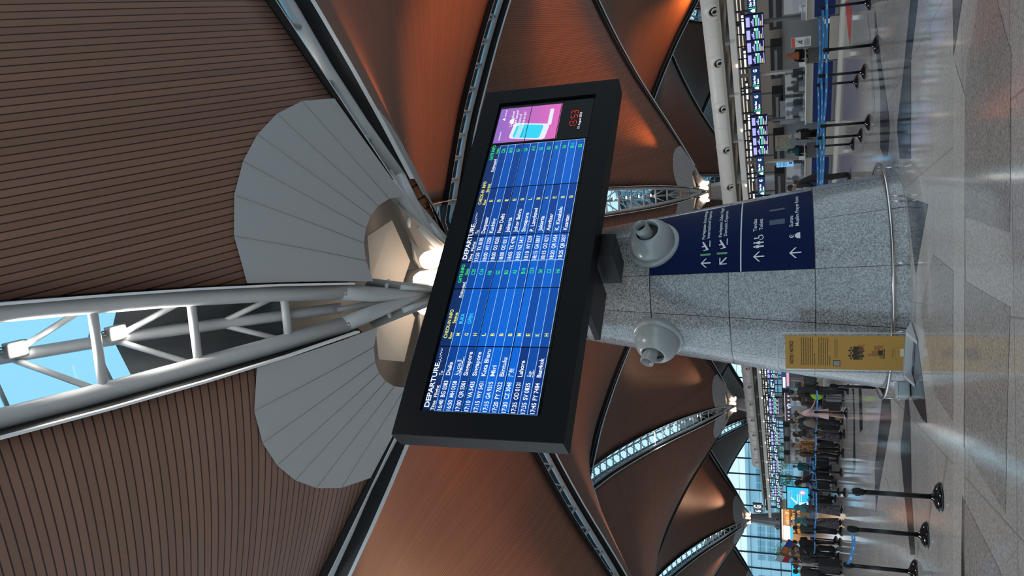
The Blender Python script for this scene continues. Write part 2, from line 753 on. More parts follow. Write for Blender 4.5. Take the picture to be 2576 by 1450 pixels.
def build_column(pos, label, near=False):
    root = thing('column', label, 'column', pos, kind='structure')
    m = MB()
    n = 96 if near else 24
    zs = [0, .2, 1.31, 2.64, 3.98, 5.3, 6.4, 7.4, 7.9]
    for z0, z1 in zip(zs, zs[1:]):
        for k in range(n):
            a0, a1 = 2*pi*k/n, 2*pi*(k+1)/n
            r0, r1 = col_r(z0), col_r(z1)
            u0 = (math.degrees(a0)+82.8)/30
            u1 = (math.degrees(a1)+82.8)/30
            m.face([(r0*cos(a0), r0*sin(a0), z0), (r0*cos(a1), r0*sin(a1), z0), (r1*cos(a1), r1*sin(a1), z1), (r1*cos(a0), r1*sin(a0), z1)],
                   granite if z1 < 7.5 else steel_g, [(u0, (z0-1.31)/1.333), (u1, (z0-1.31)/1.333), (u1, (z1-1.31)/1.333), (u0, (z1-1.31)/1.333)], smooth=True)
    bmesh.ops.remove_doubles(m.bm, verts=m.bm.verts, dist=1e-4)
    m.build('shaft', root)
    # head: drum, lobed lamp housings, arms and brackets to the four valleys
    m = MB()
    m.lathe([(.70, 7.85), (.78, 7.95), (.78, 8.1), (.52, 8.2), (.42, 9.2), (.30, 9.6)], steel_g, n=24)
    m.build('drum', root)
    m = MB()
    m.lathe([(2.95, 10.35), (2.3, 10.15), (1.2, 9.95), (.4, 9.8)], beige_l, n=32, cap=False)
    m.build('head_lid', root)
    for k in range(8):
        a = 2*pi*(k+.5)/8-TH
        m = MB()
        c = V((cos(a)*.72, sin(a)*.72, 0))
        ax = V((cos(a)*.25, sin(a)*.25, -1)).normalized()
        m.lathe([(.10, -.42), (.16, -.36), (.19, -.1), (.19, .22), (.14, .34), (.02, .36)], lamp_hot, base=c+V((0, 0, 8.45)), axis=-ax, n=14)
        m.build('capital_lamp', root)
    for k, dd in enumerate((DU, DR, -DU, -DR)):
        m = MB()
        nn = V((dd.y, -dd.x, 0))
        # twin prongs merging into one tapering casting with a slot
        for sd in (-1, 1):
            pts = [dd*.35+nn*sd*.03+V((0, 0, 8.35)), dd*1.1+nn*sd*.05+V((0, 0, 8.74)), dd*1.8+nn*sd*.17+V((0, 0, 9.16)), dd*2.35+nn*sd*.31+V((0, 0, 9.47))]
            m.tube(pts, .1, steel_w, n=12, rs=[.035, .10, .155, .158])
        m.tube([dd*.9+V((0, 0, 8.72)), dd*1.7+V((0, 0, 9.10)), dd*2.5+V((0, 0, 9.5))], .05, steel_g, n=8)
        m.build('valley_arm', root)
    for k in range(4):
        a = pi/4+k*pi/2-TH
        dd = V((cos(a), sin(a), 0))
        nn = V((dd.y, -dd.x, 0))
        m = MB()
        for sd in (-1, 1):
            m.prism([dd*.5+nn*sd*.42+V((0, 0, 8.1)), dd*1.55+nn*sd*.95+V((0, 0, 9.15)), dd*1.25+nn*sd*1.1+V((0, 0, 9.45)), dd*.25+nn*sd*.45+V((0, 0, 8.9))], dd*.09, steel_g)
            m.lathe([(.115, 0), (.13, .02), (.13, .05), (.10, .07)], steel_w, base=dd*1.22+nn*sd*.82+V((0, 0, 9.02)), axis=(-dd.x*.3, -dd.y*.3, -1), n=16)
            m.tube([dd*.72+nn*sd*.5+V((0, 0, 8.42)), dd*1.1+nn*sd*.75+V((0, 0, 8.8))], .075, steel_w, n=10)
        m.build('pin_bracket', root)
        m = MB()
        m.prism([dd*.5+nn*-.35+V((0, 0, 9.15)), dd*1.35+nn*-.75+V((0, 0, 9.32)), dd*1.75+V((0, 0, 9.45)), dd*1.35+nn*.75+V((0, 0, 9.32)), dd*.5+nn*.35+V((0, 0, 9.15))], (0, 0, .04), beige_l)
        m.build('closing_panel', root)
    return root


colverts = [(0, 0), (1, 1), (1, -1), (2, -2), (3, 1), (2, 0), (3, -1), (4, -2), (4, 0), (5, -1), (5, -3), (6, -2), (6, 0)]
collabel = {(0, 0): 'near grey granite column tapering up behind the departures board',
            (2, 0): 'far column just right of the near one, head visible above the air duct',
            (3, -1): 'far column left of the near one with lamps glowing at its head',
            (4, -2): 'far column standing in front of the glass wall'}
for v in colverts:
    q = C1+DU*(v[0]*L)+DR*(v[1]*L)
    rt = build_column(q, collabel.get(v, 'distant roof column deep in the hall'), near=(v == (0, 0)))
    if v == (0, 0):
        COL1 = rt
    for (a, b) in ((0, 0), (-1, 0), (0, -1), (-1, -1)):
        cell = (v[0]+a, v[1]+b)
        if cell in CELLS:
            f = build_fan(cell[0], cell[1], v[0], v[1])
            o = f.build('capital_fan', rt)
            o.location = -V(q)

# skylights wherever two built cells meet, or a built cell has a free edge
edges = set()
for (i, j) in CELLS:
    edges |= {((i, j), (i+1, j)), ((i, j+1), (i+1, j+1)), ((i, j), (i, j+1)), ((i+1, j), (i+1, j+1))}
wi = 0
dn = {(-1, 0): 'toward the camera side', (1, 0): 'away', (0, 1): 'right', (0, -1): 'left'}
for (p, q) in sorted(edges):
    if (p[0]+p[1]) % 2:
        p, q = q, p
    if p[0] == 1 and p[1] == 1 or p == (1, -1) and q == (1, -2) and False:
        pass
    d = (q[0]-p[0], q[1]-p[1])
    wi += 1
    root, pt, tlift = build_skylight(p[0], p[1], d[0], d[1], near=(p == (0, 0)))
    root.name = 'window_%d' % wi
    if p == (0, 0) and d == (-1, 0):
        pt_near = lambda s_, f_=pt, t_=tlift: f_(s_, -.12, t_(s_)-.17)
    if d[0] != 0 or p == (0, 0):
        az = atan2((DU*d[0]+DR*d[1]).y, (DU*d[0]+DR*d[1]).x)
        key = (p, d)
        if p in collabel:
            nm = {(0, 0): 'near column', (2, 0): 'far column right of the near one', (3, -1): 'far column left of the near one', (4, -2): 'column before the glass wall'}[p]
            if p == (0, 0) and d == (-1, 0):
                lst = [(5.15, 'second floodlight on the overhead truss, closer to the column head'), (6.35, 'large bright floodlight hung on the overhead truss at the picture edge')]
            elif p == (0, 0) and d == (0, 1):
                lst = [(5.1, 'single floodlight glowing against the slats beside the right truss')]
            elif d[0] == -1:
                lst = [(5.6+1.27*k2, 'small floodlight in the skylight row above the '+nm) for k2 in range(5 if p != (4, -2) else 4)]
            else:
                lst = []
            for s_, lb in lst:
                put_flood(pt(s_, -.12 if d == (-1, 0) else .1, tlift(s_)-.17), az, lb, 'floodlights on the roof trusses', tilt=0)

# warm uplights at the column heads washing the shells behind them
def spot(loc, to, w, col, size, blend=.8, rad=.15):
    ld = bpy.data.lights.new('uplight', 'SPOT')
    ld.energy = w
    ld.color = col
    ld.spot_size = radians(size)
    ld.spot_blend = blend
    ld.shadow_soft_size = rad
    o = bpy.data.objects.new('uplight', ld)
    COL.objects.link(o)
    o.location = loc
    o.rotation_euler = (V(to)-V(loc)).to_track_quat('-Z', 'Y').to_euler()
    return o


ORG = (1.0, .30, .06)
WRM = (1.0, .55, .33)
UPL = [((0, 0), (0, 0), 2500, ORG), ((1, 1), (0, 0), 26000, ORG, .78, .17, 44), ((3, 1), (2, 0), 9000, ORG, .82, .62, 70), ((2, 0), (1, 0), 3500, ORG), ((1, 1), (1, 0), 10500, ORG), ((1, -1), (1, -1), 5000, WRM), ((0, 0), (0, -1), 5200, WRM), ((0, 0), (0, -1), 3500, ORG, .75, .75, 50),
       ((1, -1), (0, -1), 2600, WRM), ((2, 0), (2, -1), 1300, WRM), ((3, -1), (2, -1), 1000, WRM), ((2, -2), (2, -2), 3500, WRM),
       ((3, -1), (3, -2), 2500, WRM), ((4, -2), (3, -2), 2500, WRM), ((2, 0), (2, 0), 3000, WRM), ((3, 1), (3, 0), 2500, WRM), ((4, -2), (3, -3), 2500, WRM),
       ((2, -2), (1, -2), 2500, WRM)]
for v, cell, w, lc, *ex in UPL:
    q = C1+DU*(v[0]*L)+DR*(v[1]*L)
    ta, tb_, cone = ex if ex else (.5, .5, 64)
    ctr = shell_pt(cell[0], cell[1], L*ta, L*tb_)
    dv = (V((ctr.x, ctr.y, 0))-V((q.x, q.y, 0))).normalized()
    spot(q+dv*4.9+V((0, 0, 9.8)), ctr+V((0, 0, 1.5 if not ex else 0)), w, lc, cone, 1.0)
for p_, w in ((pt_near(5.15), 450), (pt_near(6.35), 450)):
    spot(p_+V((0, 0, -.25)), (p_.x+.6, p_.y-1.5, 0), w, (1.0, .93, .84), 140, 1.0, .12)
# floodlights added further along the other trusses to brighten the floor
for (vi, vj), dd, lst, w, lb in (((0, 0), -DR, (10.5, 11.8), 1700, 'added floodlight on the left truss, out of view, brightening the floor'),
                                 ((0, 0), DU, (11.5, 12.8), 1300, 'added floodlight hidden behind the departures board, brightening the floor'),
                                 ((2, 0), -DU, (13.0,), 2200, 'added floodlight high on the truss right of the departures board'),
                                 ((3, -1), -DU, (14.0,), 3200, 'added floodlight high on the long left skylight truss'),
                                 ((1, -1), DU, (12.0,), 2600, 'added floodlight on a far left truss, out of view, brightening the floor')):
    q0 = C1+DU*(vi*L)+DR*(vj*L)
    for s_ in lst:
        q = q0+dd*s_
        z = Hs(s_)+1.0
        put_flood((q.x, q.y, z), atan2(dd.y, dd.x), lb, 'floodlights on the roof trusses')
        spot((q.x, q.y, z-.25), (q.x, q.y, 0), w, (.86, .94, 1.0), 130, .9, .2)
#==PART2
# ------------------------------------------------------------------ floor
m = MB()
for x0 in range(-160, 160, 40):
    for y0 in range(-20, 420, 40):
        c = [(x0, y0), (x0+40, y0), (x0+40, y0+40), (x0, y0+40)]
        m.face([(x, y, 0) for x, y in c], floorg, [((x+.3)/1.75, (y-.03)/1.80) for x, y in c])
bmesh.ops.remove_doubles(m.bm, verts=m.bm.verts, dist=1e-3)
fl = m.build('floor')
tag(fl, 'polished speckled granite floor', kind='structure')
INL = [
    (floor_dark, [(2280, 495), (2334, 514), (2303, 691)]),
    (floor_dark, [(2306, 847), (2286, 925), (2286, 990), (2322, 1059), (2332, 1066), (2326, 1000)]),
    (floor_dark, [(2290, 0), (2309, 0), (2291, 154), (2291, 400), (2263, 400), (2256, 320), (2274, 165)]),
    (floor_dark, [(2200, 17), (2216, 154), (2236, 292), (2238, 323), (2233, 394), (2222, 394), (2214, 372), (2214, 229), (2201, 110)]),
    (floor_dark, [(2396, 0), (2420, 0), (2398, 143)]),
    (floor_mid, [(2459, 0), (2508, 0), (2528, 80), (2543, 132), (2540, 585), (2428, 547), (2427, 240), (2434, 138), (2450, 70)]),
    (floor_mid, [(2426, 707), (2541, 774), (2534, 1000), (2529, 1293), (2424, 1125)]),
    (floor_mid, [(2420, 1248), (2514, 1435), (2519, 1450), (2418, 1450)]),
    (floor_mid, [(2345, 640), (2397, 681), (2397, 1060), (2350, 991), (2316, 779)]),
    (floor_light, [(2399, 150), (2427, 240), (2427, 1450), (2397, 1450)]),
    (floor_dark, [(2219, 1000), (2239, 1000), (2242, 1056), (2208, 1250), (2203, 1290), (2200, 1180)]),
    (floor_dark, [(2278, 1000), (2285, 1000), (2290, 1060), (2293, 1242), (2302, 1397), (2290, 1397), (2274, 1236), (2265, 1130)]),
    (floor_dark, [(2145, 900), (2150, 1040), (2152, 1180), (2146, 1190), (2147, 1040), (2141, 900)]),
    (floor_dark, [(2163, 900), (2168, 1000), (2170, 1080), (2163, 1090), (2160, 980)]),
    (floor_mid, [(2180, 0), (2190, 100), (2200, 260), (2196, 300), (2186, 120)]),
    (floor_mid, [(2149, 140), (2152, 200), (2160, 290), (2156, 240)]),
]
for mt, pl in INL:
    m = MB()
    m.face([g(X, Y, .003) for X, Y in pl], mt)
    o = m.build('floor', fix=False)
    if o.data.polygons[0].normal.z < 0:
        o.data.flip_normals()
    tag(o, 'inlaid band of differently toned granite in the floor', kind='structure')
m = MB()
m.face([g(X, Y, .004) for X, Y in [(2126, 4), (2139, 4), (2142, 37), (2138, 116), (2132, 72)]], mat('red_vinyl', (.62, .05, .05), .4))
o = m.build('floor_decal', fix=False)
tag(o, 'pointed red decal stuck on the floor before the check-in counters', 'floor decal')

# ------------------------------------------------------------------ far glass facade (roof perimeter)
def topz(x):
    j = math.floor(x/L)
    f = x/L-j
    return (Hs(f*L) if (6+j) % 2 == 0 else Hs((1-f)*L))


o0 = C1+DU*(6*L)
mull = mat('mullion_blue_grey', (.06, .10, .13), .5)
m = MB()
for k in range(-38, 28):
    a, b = k*3.8, (k+1)*3.8
    q0, q1 = o0+DR*a, o0+DR*b
    m.face([(q0.x, q0.y, 0), (q1.x, q1.y, 0), (q1.x, q1.y, topz(b)+.3), (q0.x, q0.y, topz(a)+.3)], wall_glass)
gw = m.build('window_80')
tag(gw, 'tall facade glazing at the far end of the hall', kind='structure')
for k in range(-38, 28):
    q0 = o0+DR*(k*3.8)-DU*.5
    m = MB()
    zt = topz(k*3.8)-.1
    m.tube([(q0.x, q0.y, 0), (q0.x, q0.y, zt)], .13, mull, n=6)
    q2 = q0+DU*.4
    m.tube([(q2.x, q2.y, 0), (q2.x, q2.y, zt)], .09, mull, n=6)
    z = 1.0
    while z < zt:
        m.tube([(q0.x, q0.y, z), (q2.x, q2.y, z)], .05, mull, n=5)
        z += 2.2
    m.build('mullion', gw)
m = MB()
for z in (2.2, 4.4, 6.6, 8.8, 11, 13.2):
    a, b = o0+DR*-144, o0+DR*106
    m.tube([(a.x, a.y, z), (b.x, b.y, z)], .035 if z != 4.4 else .1, mull, n=5)
m.build('transom', gw)

# outside: ground, hotel block, trees
og = mat('outside_paving', (.30, .34, .33), .9, noise=(.2, .2))
m = MB()
m.face([(-420, 175, -.2), (300, 130, -.2), (300, 900, -.2), (-420, 900, -.2)], og)
tag(m.build('ground'), 'pale forecourt ground outside the glass wall', kind='structure')
conc = mat('hotel_concrete', (.70, .86, .92), .8)
hglass = mat('hotel_window', (.22, .46, .56), .2)
blg = thing('hotel_block', 'long pale blue block with a grid of windows outside the glass wall', 'building', (0, 0, 0))
ax_ = (DR, DU, V((0, 0, 1)))
bo = o0+DU*75+DR*-55
m = MB()
m.box(bo+V((0, 0, 7.3)), (190, 14, 14.6), conc, ax_)
m.box(bo+V((0, 0, 15.1)), (190, 15, 1.2), conc, ax_)
m.build('facade', blg)
for fz in range(4):
    for kx in range(-19, 20):
        if (kx % 5) == 0:
            continue
        m = MB()
        m.box(bo+DR*(kx*4.8)-DU*7.05+V((0, 0, 2.6+fz*2.9)), (4.3, .3, 2.2), hglass, ax_)
        m.box(bo+DR*(kx*4.8)-DU*7.25+V((0, 0, 2.6+fz*2.9)), (.25, .1, 2.2), conc, ax_)
        if -17 <= kx <= 6:
            w_ = m.build('window', blg)
        else:
            m.bm.free()
leaf = mat('leaves', (.10, .30, .10), .8, noise=(1.2, .4))
bark = mat('bark', (.16, .11, .08), .9)
for k, (X, Y, dist, h) in enumerate([(1955, 1388, 205, 6.5), (1958, 1268, 210, 6.5), (1965, 1165, 215, 6.0), (1962, 1205, 205, 5.0), (1968, 1130, 210, 5)]):
    c = aty(X, Y, dist)
    t = thing('tree', ['small round green tree outside behind the leaning colourful menu board', 'light green tree outside beyond the hanging gate sign',
                       'green tree outside beyond the rear of the check-in island', 'low tree outside left of the check-in island signs',
                       'tree outside glimpsed past the last check-in screens'][k], 'tree', (c.x, c.y, -.2))
    m = MB()
    m.tube([(0, 0, 0), (.1, 0, h*.4), (0, .1, h*.7)], .2, bark, n=8, rs=[.22, .16, .08])
    for q in range(4):
        a = q*1.6
        m.tube([(0, 0, h*.4), (cos(a)*1.0, sin(a)*1.0, h*.65)], .07, bark, n=5)
    m.build('trunk', t)
    rnd = random.Random(k)
    m = MB()
    for q in range(420):
        a, b_ = rnd.uniform(0, 2*pi), rnd.uniform(-1, 1)
        rr = rnd.uniform(.55, 1.0)*1.9
        p = V((cos(a)*sqrt(1-b_*b_)*rr, sin(a)*sqrt(1-b_*b_)*rr, h*.72+b_*rr*.85))
        u_ = V((rnd.uniform(-1, 1), rnd.uniform(-1, 1), rnd.uniform(-1, 1))).normalized()
        v_ = u_.cross(V((0, 0, 1))).normalized()
        m.face([p, p+u_*.3+v_*.12, p+u_*.55, p+u_*.3-v_*.12], leaf)
    m.build('crown', t, fix=False)

# ------------------------------------------------------------------ near column: wayfinding sign, air nozzles, bumper rail
def cone_map(off):
    """(degrees, height) -> point on the column surface"""
    def f(deg, z):
        a = radians(deg)
        r = col_r(z)+off
        return V((C1.x+r*cos(a), C1.y+r*sin(a), z))
    return f


sg = thing('wayfinding_sign', 'large navy sign wrapped round the near granite column with arrows to toilets', 'sign', C1)
m = MB()
cm = cone_map(.012)
NA = 24
for q in range(8):
    for k in range(NA):
        a0, a1 = -82.8+60*k/NA, -82.8+60*(k+1)/NA
        z0, z1 = 1.315+2.66*q/8, 1.315+2.66*(q+1)/8
        m.face([cm(a0, z0)-C1, cm(a1, z0)-C1, cm(a1, z1)-C1, cm(a0, z1)-C1], navy, smooth=True)
bmesh.ops.remove_doubles(m.bm, verts=m.bm.verts, dist=1e-4)
m.build('sign_face', sg)
ci = cone_map(.016)


def cone_poly(m, pts, a0, z0, mt):
    """pts: metres from (a0, z0); long edges are subdivided"""
    out = []
    n = len(pts)
    for k in range(n):
        p, q = pts[k], pts[(k+1) % n]
        d = sqrt((p[0]-q[0])**2+(p[1]-q[1])**2)
        ns = max(1, int(d/.08))
        for j in range(ns):
            t = j/ns
            out.append((p[0]+(q[0]-p[0])*t, p[1]+(q[1]-p[1])*t))
    m.face([ci(a0+math.degrees(x/col_r(z0)), z0+y)-C1 for x, y in out], mt)


def fit_text(m, body, x0, z0, w, h, mt, mp, bold=.0):
    """place text in a box of width w and cap height h; mp maps (x,z)->point"""
    me = text_mesh(body, 1.0, bold)
    if not me.vertices:
        return
    xs = [v.co.x for v in me.vertices]
    mx, mn = max(xs), min(xs)
    sx = w/(mx-mn) if w else h/.7
    sy = h/.7
    m.add(me, lambda co: mp(x0+(co.x-mn)*sx, z0+co.y*sy), mt)


def cone_text(m, body, a0, a1, z0, h):
    r = col_r(z0)
    fit_text(m, body, 0, 0, radians(a1-a0)*r, h, white_ink, lambda x, y: ci(a0+math.degrees(x/r), z0+y)-C1, .012)


m = MB()
cone_text(m, 'Perlepasan Antarabangsa', -57.9, -25, 3.035, .052)
cone_text(m, 'International Departure', -57.5, -26.5, 2.955, .050)
cone_text(m, 'Perlepasan Dalam Negeri', -57.7, -25, 2.755, .052)
cone_text(m, 'Domestic Departure', -57.4, -31.5, 2.672, .050)
cone_text(m, 'Tandas', -56.7, -46.5, 2.19, .058)
cone_text(m, 'Toilets', -56.2, -47.2, 2.095, .058)
cone_text(m, 'Surau', -56.6, -48.3, 1.625, .058)
cone_text(m, 'Muslim Prayer Room', -56.4, -29, 1.535, .056)
m.build('lettering', sg, fix=False)


def arrow(rot=0.0, s=.085):
    pts = [(-.14, -1), (-.14, .52), (-.62, .04), (-.98, .04), (0, 1.0), (.98, .04), (.62, .04), (.14, .52), (.14, -1)]
    pts = [(x*s, y*s) for x, y in pts]
    c_, s_ = cos(rot), sin(rot)
    return [(x*c_-y*s_, x*s_+y*c_) for x, y in pts]


for a0, z0, rt_, sc_ in ((-76, 3.015, 0, .082), (-75.4, 2.73, pi/4, .082), (-74, 2.16, 0, .088), (-73.3, 1.60, 0, .092)):
    m = MB()
    c_, s_ = cos(rt_), sin(rt_)
    def tr_(p):
        return (p[0]*c_-p[1]*s_, p[0]*s_+p[1]*c_)
    w = .022
    cone_poly(m, [tr_(p) for p in [(-w/2, -sc_), (w/2, -sc_), (w/2, sc_*.8), (-w/2, sc_*.8)]], a0, z0, white_ink)
    for sd in (-1, 1):
        cone_poly(m, [tr_(p) for p in [(0, sc_), (sd*sc_*.95, sc_*.05), (sd*sc_*.95, -sc_*.25), (0, sc_*.7)]], a0, z0, white_ink)
    m.build('arrow', sg, fix=False)
for a0, z0 in ((-63.2, 3.02), (-63, 2.735)):      # departing aeroplane
    m = MB()
    cone_poly(m, [(-.09, -.02), (-.085, -.055), (.07, .03), (.085, .052), (.06, .055)], a0, z0, white_ink)
    cone_poly(m, [(-.02, .01), (.015, .03), (-.01, .095), (-.03, .09)], a0, z0-.03, white_ink)
    cone_poly(m, [(-.09, -.02), (-.07, -.01), (-.09, .04), (-.1, .035)], a0, z0, white_ink)
    cone_poly(m, [(-.03, -.078), (.09, -.078), (.09, -.063), (-.03, -.063)], a0, z0, white_ink)
    m.build('aeroplane_symbol', sg, fix=False)


def disc(cx_, cy_, r_, n=12):
    return [(cx_+r_*cos(2*pi*k/n), cy_+r_*sin(2*pi*k/n)) for k in range(n)]


for dx, wom in ((-.105, 0), (-.035, 1)):           # man, woman
    m = MB()
    cone_poly(m, disc(dx, .062, .016), -63.7, 2.165, white_ink)
    if wom:
        cone_poly(m, [(dx-.012, .042), (dx+.012, .042), (dx+.034, -.03), (dx+.012, -.03), (dx+.012, -.085), (dx-.012, -.085), (dx-.012, -.03), (dx-.034, -.03)], -63.7, 2.165, white_ink)
    else:
        cone_poly(m, [(dx-.026, .042), (dx+.026, .042), (dx+.026, -.01), (dx+.015, -.01), (dx+.015, -.085), (dx-.015, -.085), (dx-.015, -.01), (dx-.026, -.01)], -63.7, 2.165, white_ink)
    m.build('figure_symbol', sg, fix=False)
m = MB()
cone_poly(m, disc(.05, .055, .015), -63.7, 2.165, white_ink)                  # wheelchair user
cone_poly(m, [(.04, .038), (.058, .038), (.062, .0), (.095, .0), (.115, -.06), (.098, -.065), (.085, -.016), (.045, -.016)], -63.7, 2.165, white_ink)
ring = [(.058+.045*cos(t), -.04+.045*sin(t)) for t in [radians(q) for q in range(150, 391, 20)]]
ring2 = [(.058+.032*cos(t), -.04+.032*sin(t)) for t in [radians(q) for q in range(390, 149, -20)]]
cone_poly(m, ring+ring2, -63.7, 2.165, white_ink)
m.build('wheelchair_symbol', sg, fix=False)
m = MB()
cone_poly(m, [(-.055, -.08), (.055, -.08), (.05, -.035), (.02, 0), (-.02, 0), (-.05, -.035)], -62.9, 1.60, white_ink)   # kneeling figure
ring = [(.035*cos(t), .05+.035*sin(t)) for t in [radians(q) for q in range(20, 331, 25)]]
ring2 = [(.012+.025*cos(t), .05+.025*sin(t)) for t in [radians(q) for q in range(320, 29, -25)]]
cone_poly(m, ring+ring2, -62.9, 1.60, white_ink)
cone_poly(m, disc(.014, .05, .01, 8), -62.9, 1.60, white_ink)
m.build('prayer_symbol', sg, fix=False)
for z0 in (3.02, 2.745):
    m = MB()
    cone_poly(m, [(-.017, -.085), (.017, -.085), (.017, .085), (-.017, .085)], -70, z0, green_ink)
    m.build('green_bar', sg, fix=False)
m = MB()
for k in range(24):
    a0, a1 = -82.8+60*k/24, -82.8+60*(k+1)/24
    m.face([ci(a0, 2.432)-C1, ci(a1, 2.432)-C1, ci(a1, 2.452)-C1, ci(a0, 2.452)-C1], white_ink)
m.build('divider_line', sg, fix=False)
m = MB()
patch = mat('navy_patch', (.02, .035, .11), .3)
for a0, a1 in ((-53.5, -49.5), (-41.5, -39.7)):
    m = MB()
    m.face([ci(a0, 1.75)-C1, ci(a1, 1.75)-C1, ci(a1, 1.99)-C1, ci(a0, 1.99)-C1], patch)
    m.build('cover_patch', sg, fix=False)


def nozzle(deg, z, label, C1=C1, gp='air nozzles on the near column'):
    a = radians(deg)
    n_ = V((cos(a), sin(a), .15)).normalized()
    base = V((C1.x+(col_r(z)-.05)*cos(a), C1.y+(col_r(z)-.05)*sin(a), z))
    t = thing('air_nozzle', label, 'air nozzle', base, group=gp)
    m = MB()
    m.lathe([(.46, -.06), (.47, .05), (.46, .075), (.40, .085), (.38, .08)], gray_enamel, axis=n_, n=40)
    m.build('flange', t)
    m = MB()
    m.lathe([(.40, .07), (.402, .14), (.385, .22), (.35, .31), (.30, .38), (.235, .43), (.205, .44), (.195, .43), (.195, .33)], gray_enamel, axis=n_, n=40, cap=False)
    m.lathe([(.194, .36), (.001, .35)], dark_in, axis=n_, n=30, cap=False)
    m.build('dome', t)
    m = MB()
    n2 = (n_+V((0, 0, .12))).normalized()
    m.lathe([(.125, .30), (.125, .60), (.12, .61), (.11, .61), (.108, .40)], gray_enamel, axis=n2, n=30, cap=False)
    m.lathe([(.107, .46), (.001, .45)], dark_in, axis=n2, n=20, cap=False)
    m.build('nozzle_tube', t)
    m = MB()
    a1 = n_.cross(V((0, 0, 1))).normalized()
    a2 = n_.cross(a1)
    for k in range(6):
        q = a1*cos(k*pi/3+.3)*.43+a2*sin(k*pi/3+.3)*.43
        m.lathe([(.012, .08), (.012, .09), (.002, .093)], chrome, base=q, axis=n_, n=8)
    m.build('bolt', t)


nozzle(-56, 3.93, 'round grey air nozzle overlapping the top of the navy sign')
nozzle(-138, 3.90, 'round grey air nozzle on the bare granite side of the near column')

rl = thing('bumper_rail', 'curved stainless steel bumper rail ringing the foot of the near column', 'rail', C1)
m = MB()
RR = 2.0
m.tube([(RR*cos(radians(q)), RR*sin(radians(q)), .24) for q in range(0, 360, 6)], .028, chrome, n=12, closed=True)
m.build('rail_tube', rl)
for q in range(12):
    for dq in ((0,) if q not in (1, 5, 9) else (0, 3.2)):
        a = radians(-82.6+30*q+dq)
        m = MB()
        m.tube([(RR*cos(a), RR*sin(a), 0), (RR*cos(a), RR*sin(a), .24)], .013, chrome, n=8)
        m.lathe([(.032, 0), (.032, .006), (.014, .01)], chrome, base=(RR*cos(a), RR*sin(a), 0), n=12)
        m.build('post', rl)
# clutter tucked behind the rail at the column's left foot
c = g(2279, 972)
tb_ = thing('plastic_tub', 'small clear grey plastic tub on the floor beside the column foot', 'tub', (-1.64, 13.08, 0), .3)
m = MB()
m.box((0, 0, .09), (.22, .20, .16), mat('tub_grey', (.42, .46, .48), .25), bevel=.02)
m.build('body', tb_)
m = MB()
m.box((0, 0, .182), (.24, .22, .025), mat('tub_lid', (.55, .58, .6), .3), bevel=.008)
m.build('lid', tb_)

# ------------------------------------------------------------------ departures board
BC = V((.866, 12.2, 5.942))
yaw = .598
BR, BN, BU = V((cos(yaw), sin(yaw), 0)), V((sin(yaw), -cos(yaw), 0)), V((0, 0, 1))
bd = thing('departures_board', 'huge black departures display with blue flight tables mounted on the near column', 'display board', BC)
AXB = (BR, BN, BU)
bW, bH, bD = 7.241, 2.628, .362
oW, oH, ox, oz = 6.495, 1.895, .024, .02
m = MB()
m.box(BN*(-(bD+.06)/2), (bW, bD-.06, bH), housing, AXB)
m.build('housing', bd)
m = MB()
L0, L1 = -bW/2, ox-oW/2
R0, R1 = ox+oW/2, bW/2
B0, B1 = -bH/2, oz-oH/2
T0, T1 = oz+oH/2, bH/2
m.box(BR*((L0+L1)/2)-BN*.03, (L1-L0, .06, bH), housing, AXB)
m.box(BR*((R0+R1)/2)-BN*.03, (R1-R0, .06, bH), housing, AXB)
m.box(BR*ox+BU*((B0+B1)/2)-BN*.03, (oW, .06, B1-B0), housing, AXB)
m.box(BR*ox+BU*((T0+T1)/2)-BN*.03, (oW, .06, T1-T0), housing, AXB)
m.build('bezel_frame', bd)
m = MB()
m.box(BR*(-bW/2-.004)-BN*(bD/2), (.012, bD, bH), housing2, AXB)
m.box(-BU*(bH/2+.004)-BN*(bD/2), (bW, bD, .01), housing, AXB)
m.build('side_cover', bd)


def bp(x, z, off=0.0):
    return BR*x+BU*z+BN*(-.058+off)


scr_black = mat('screen_black', (.002, .002, .003), .15, spec=.12)
rnd = random.Random(3)
tiles_x = [-3.18+1.08*k for k in range(7)]
tiles_z = [.94, .30, -.29, -.90]
tx_edges = tiles_x[:]
blues = []
for k in range(7):
    v = k/6
    blues.append(emi('screen_blue_%d' % k, (.001, .030+.095*v, .20+.44*v), 1.0))
hdr = emi('screen_header', (.004, .025, .12))
line_w = emi('screen_line', (.35, .6, .95))
t_white = emi('screen_white', (.85, .92, 1.0))
t_green = emi('screen_green', (.05, .80, .16))
t_yellow = emi('screen_yellow', (.85, .85, .18))
t_cyan = emi('screen_cyan', (.05, .62, .95))
t_red = emi('screen_red', (.85, .03, .02))
for r_ in range(3):
    for k in range(6):
        m = MB()
        x0, x1 = tiles_x[k], min(tiles_x[k+1], 3.27)
        if k == 5:
            x1 = 3.255
        z1, z0 = tiles_z[r_], tiles_z[r_+1]
        m.box(bp((x0+x1)/2, (z0+z1)/2, 0), (x1-x0-.006, .02, z1-z0-.006), scr_black, AXB)
        m.build('screen_panel', bd)
Z0, PZ = .742, .1453
tabs = MB()
lines = MB()
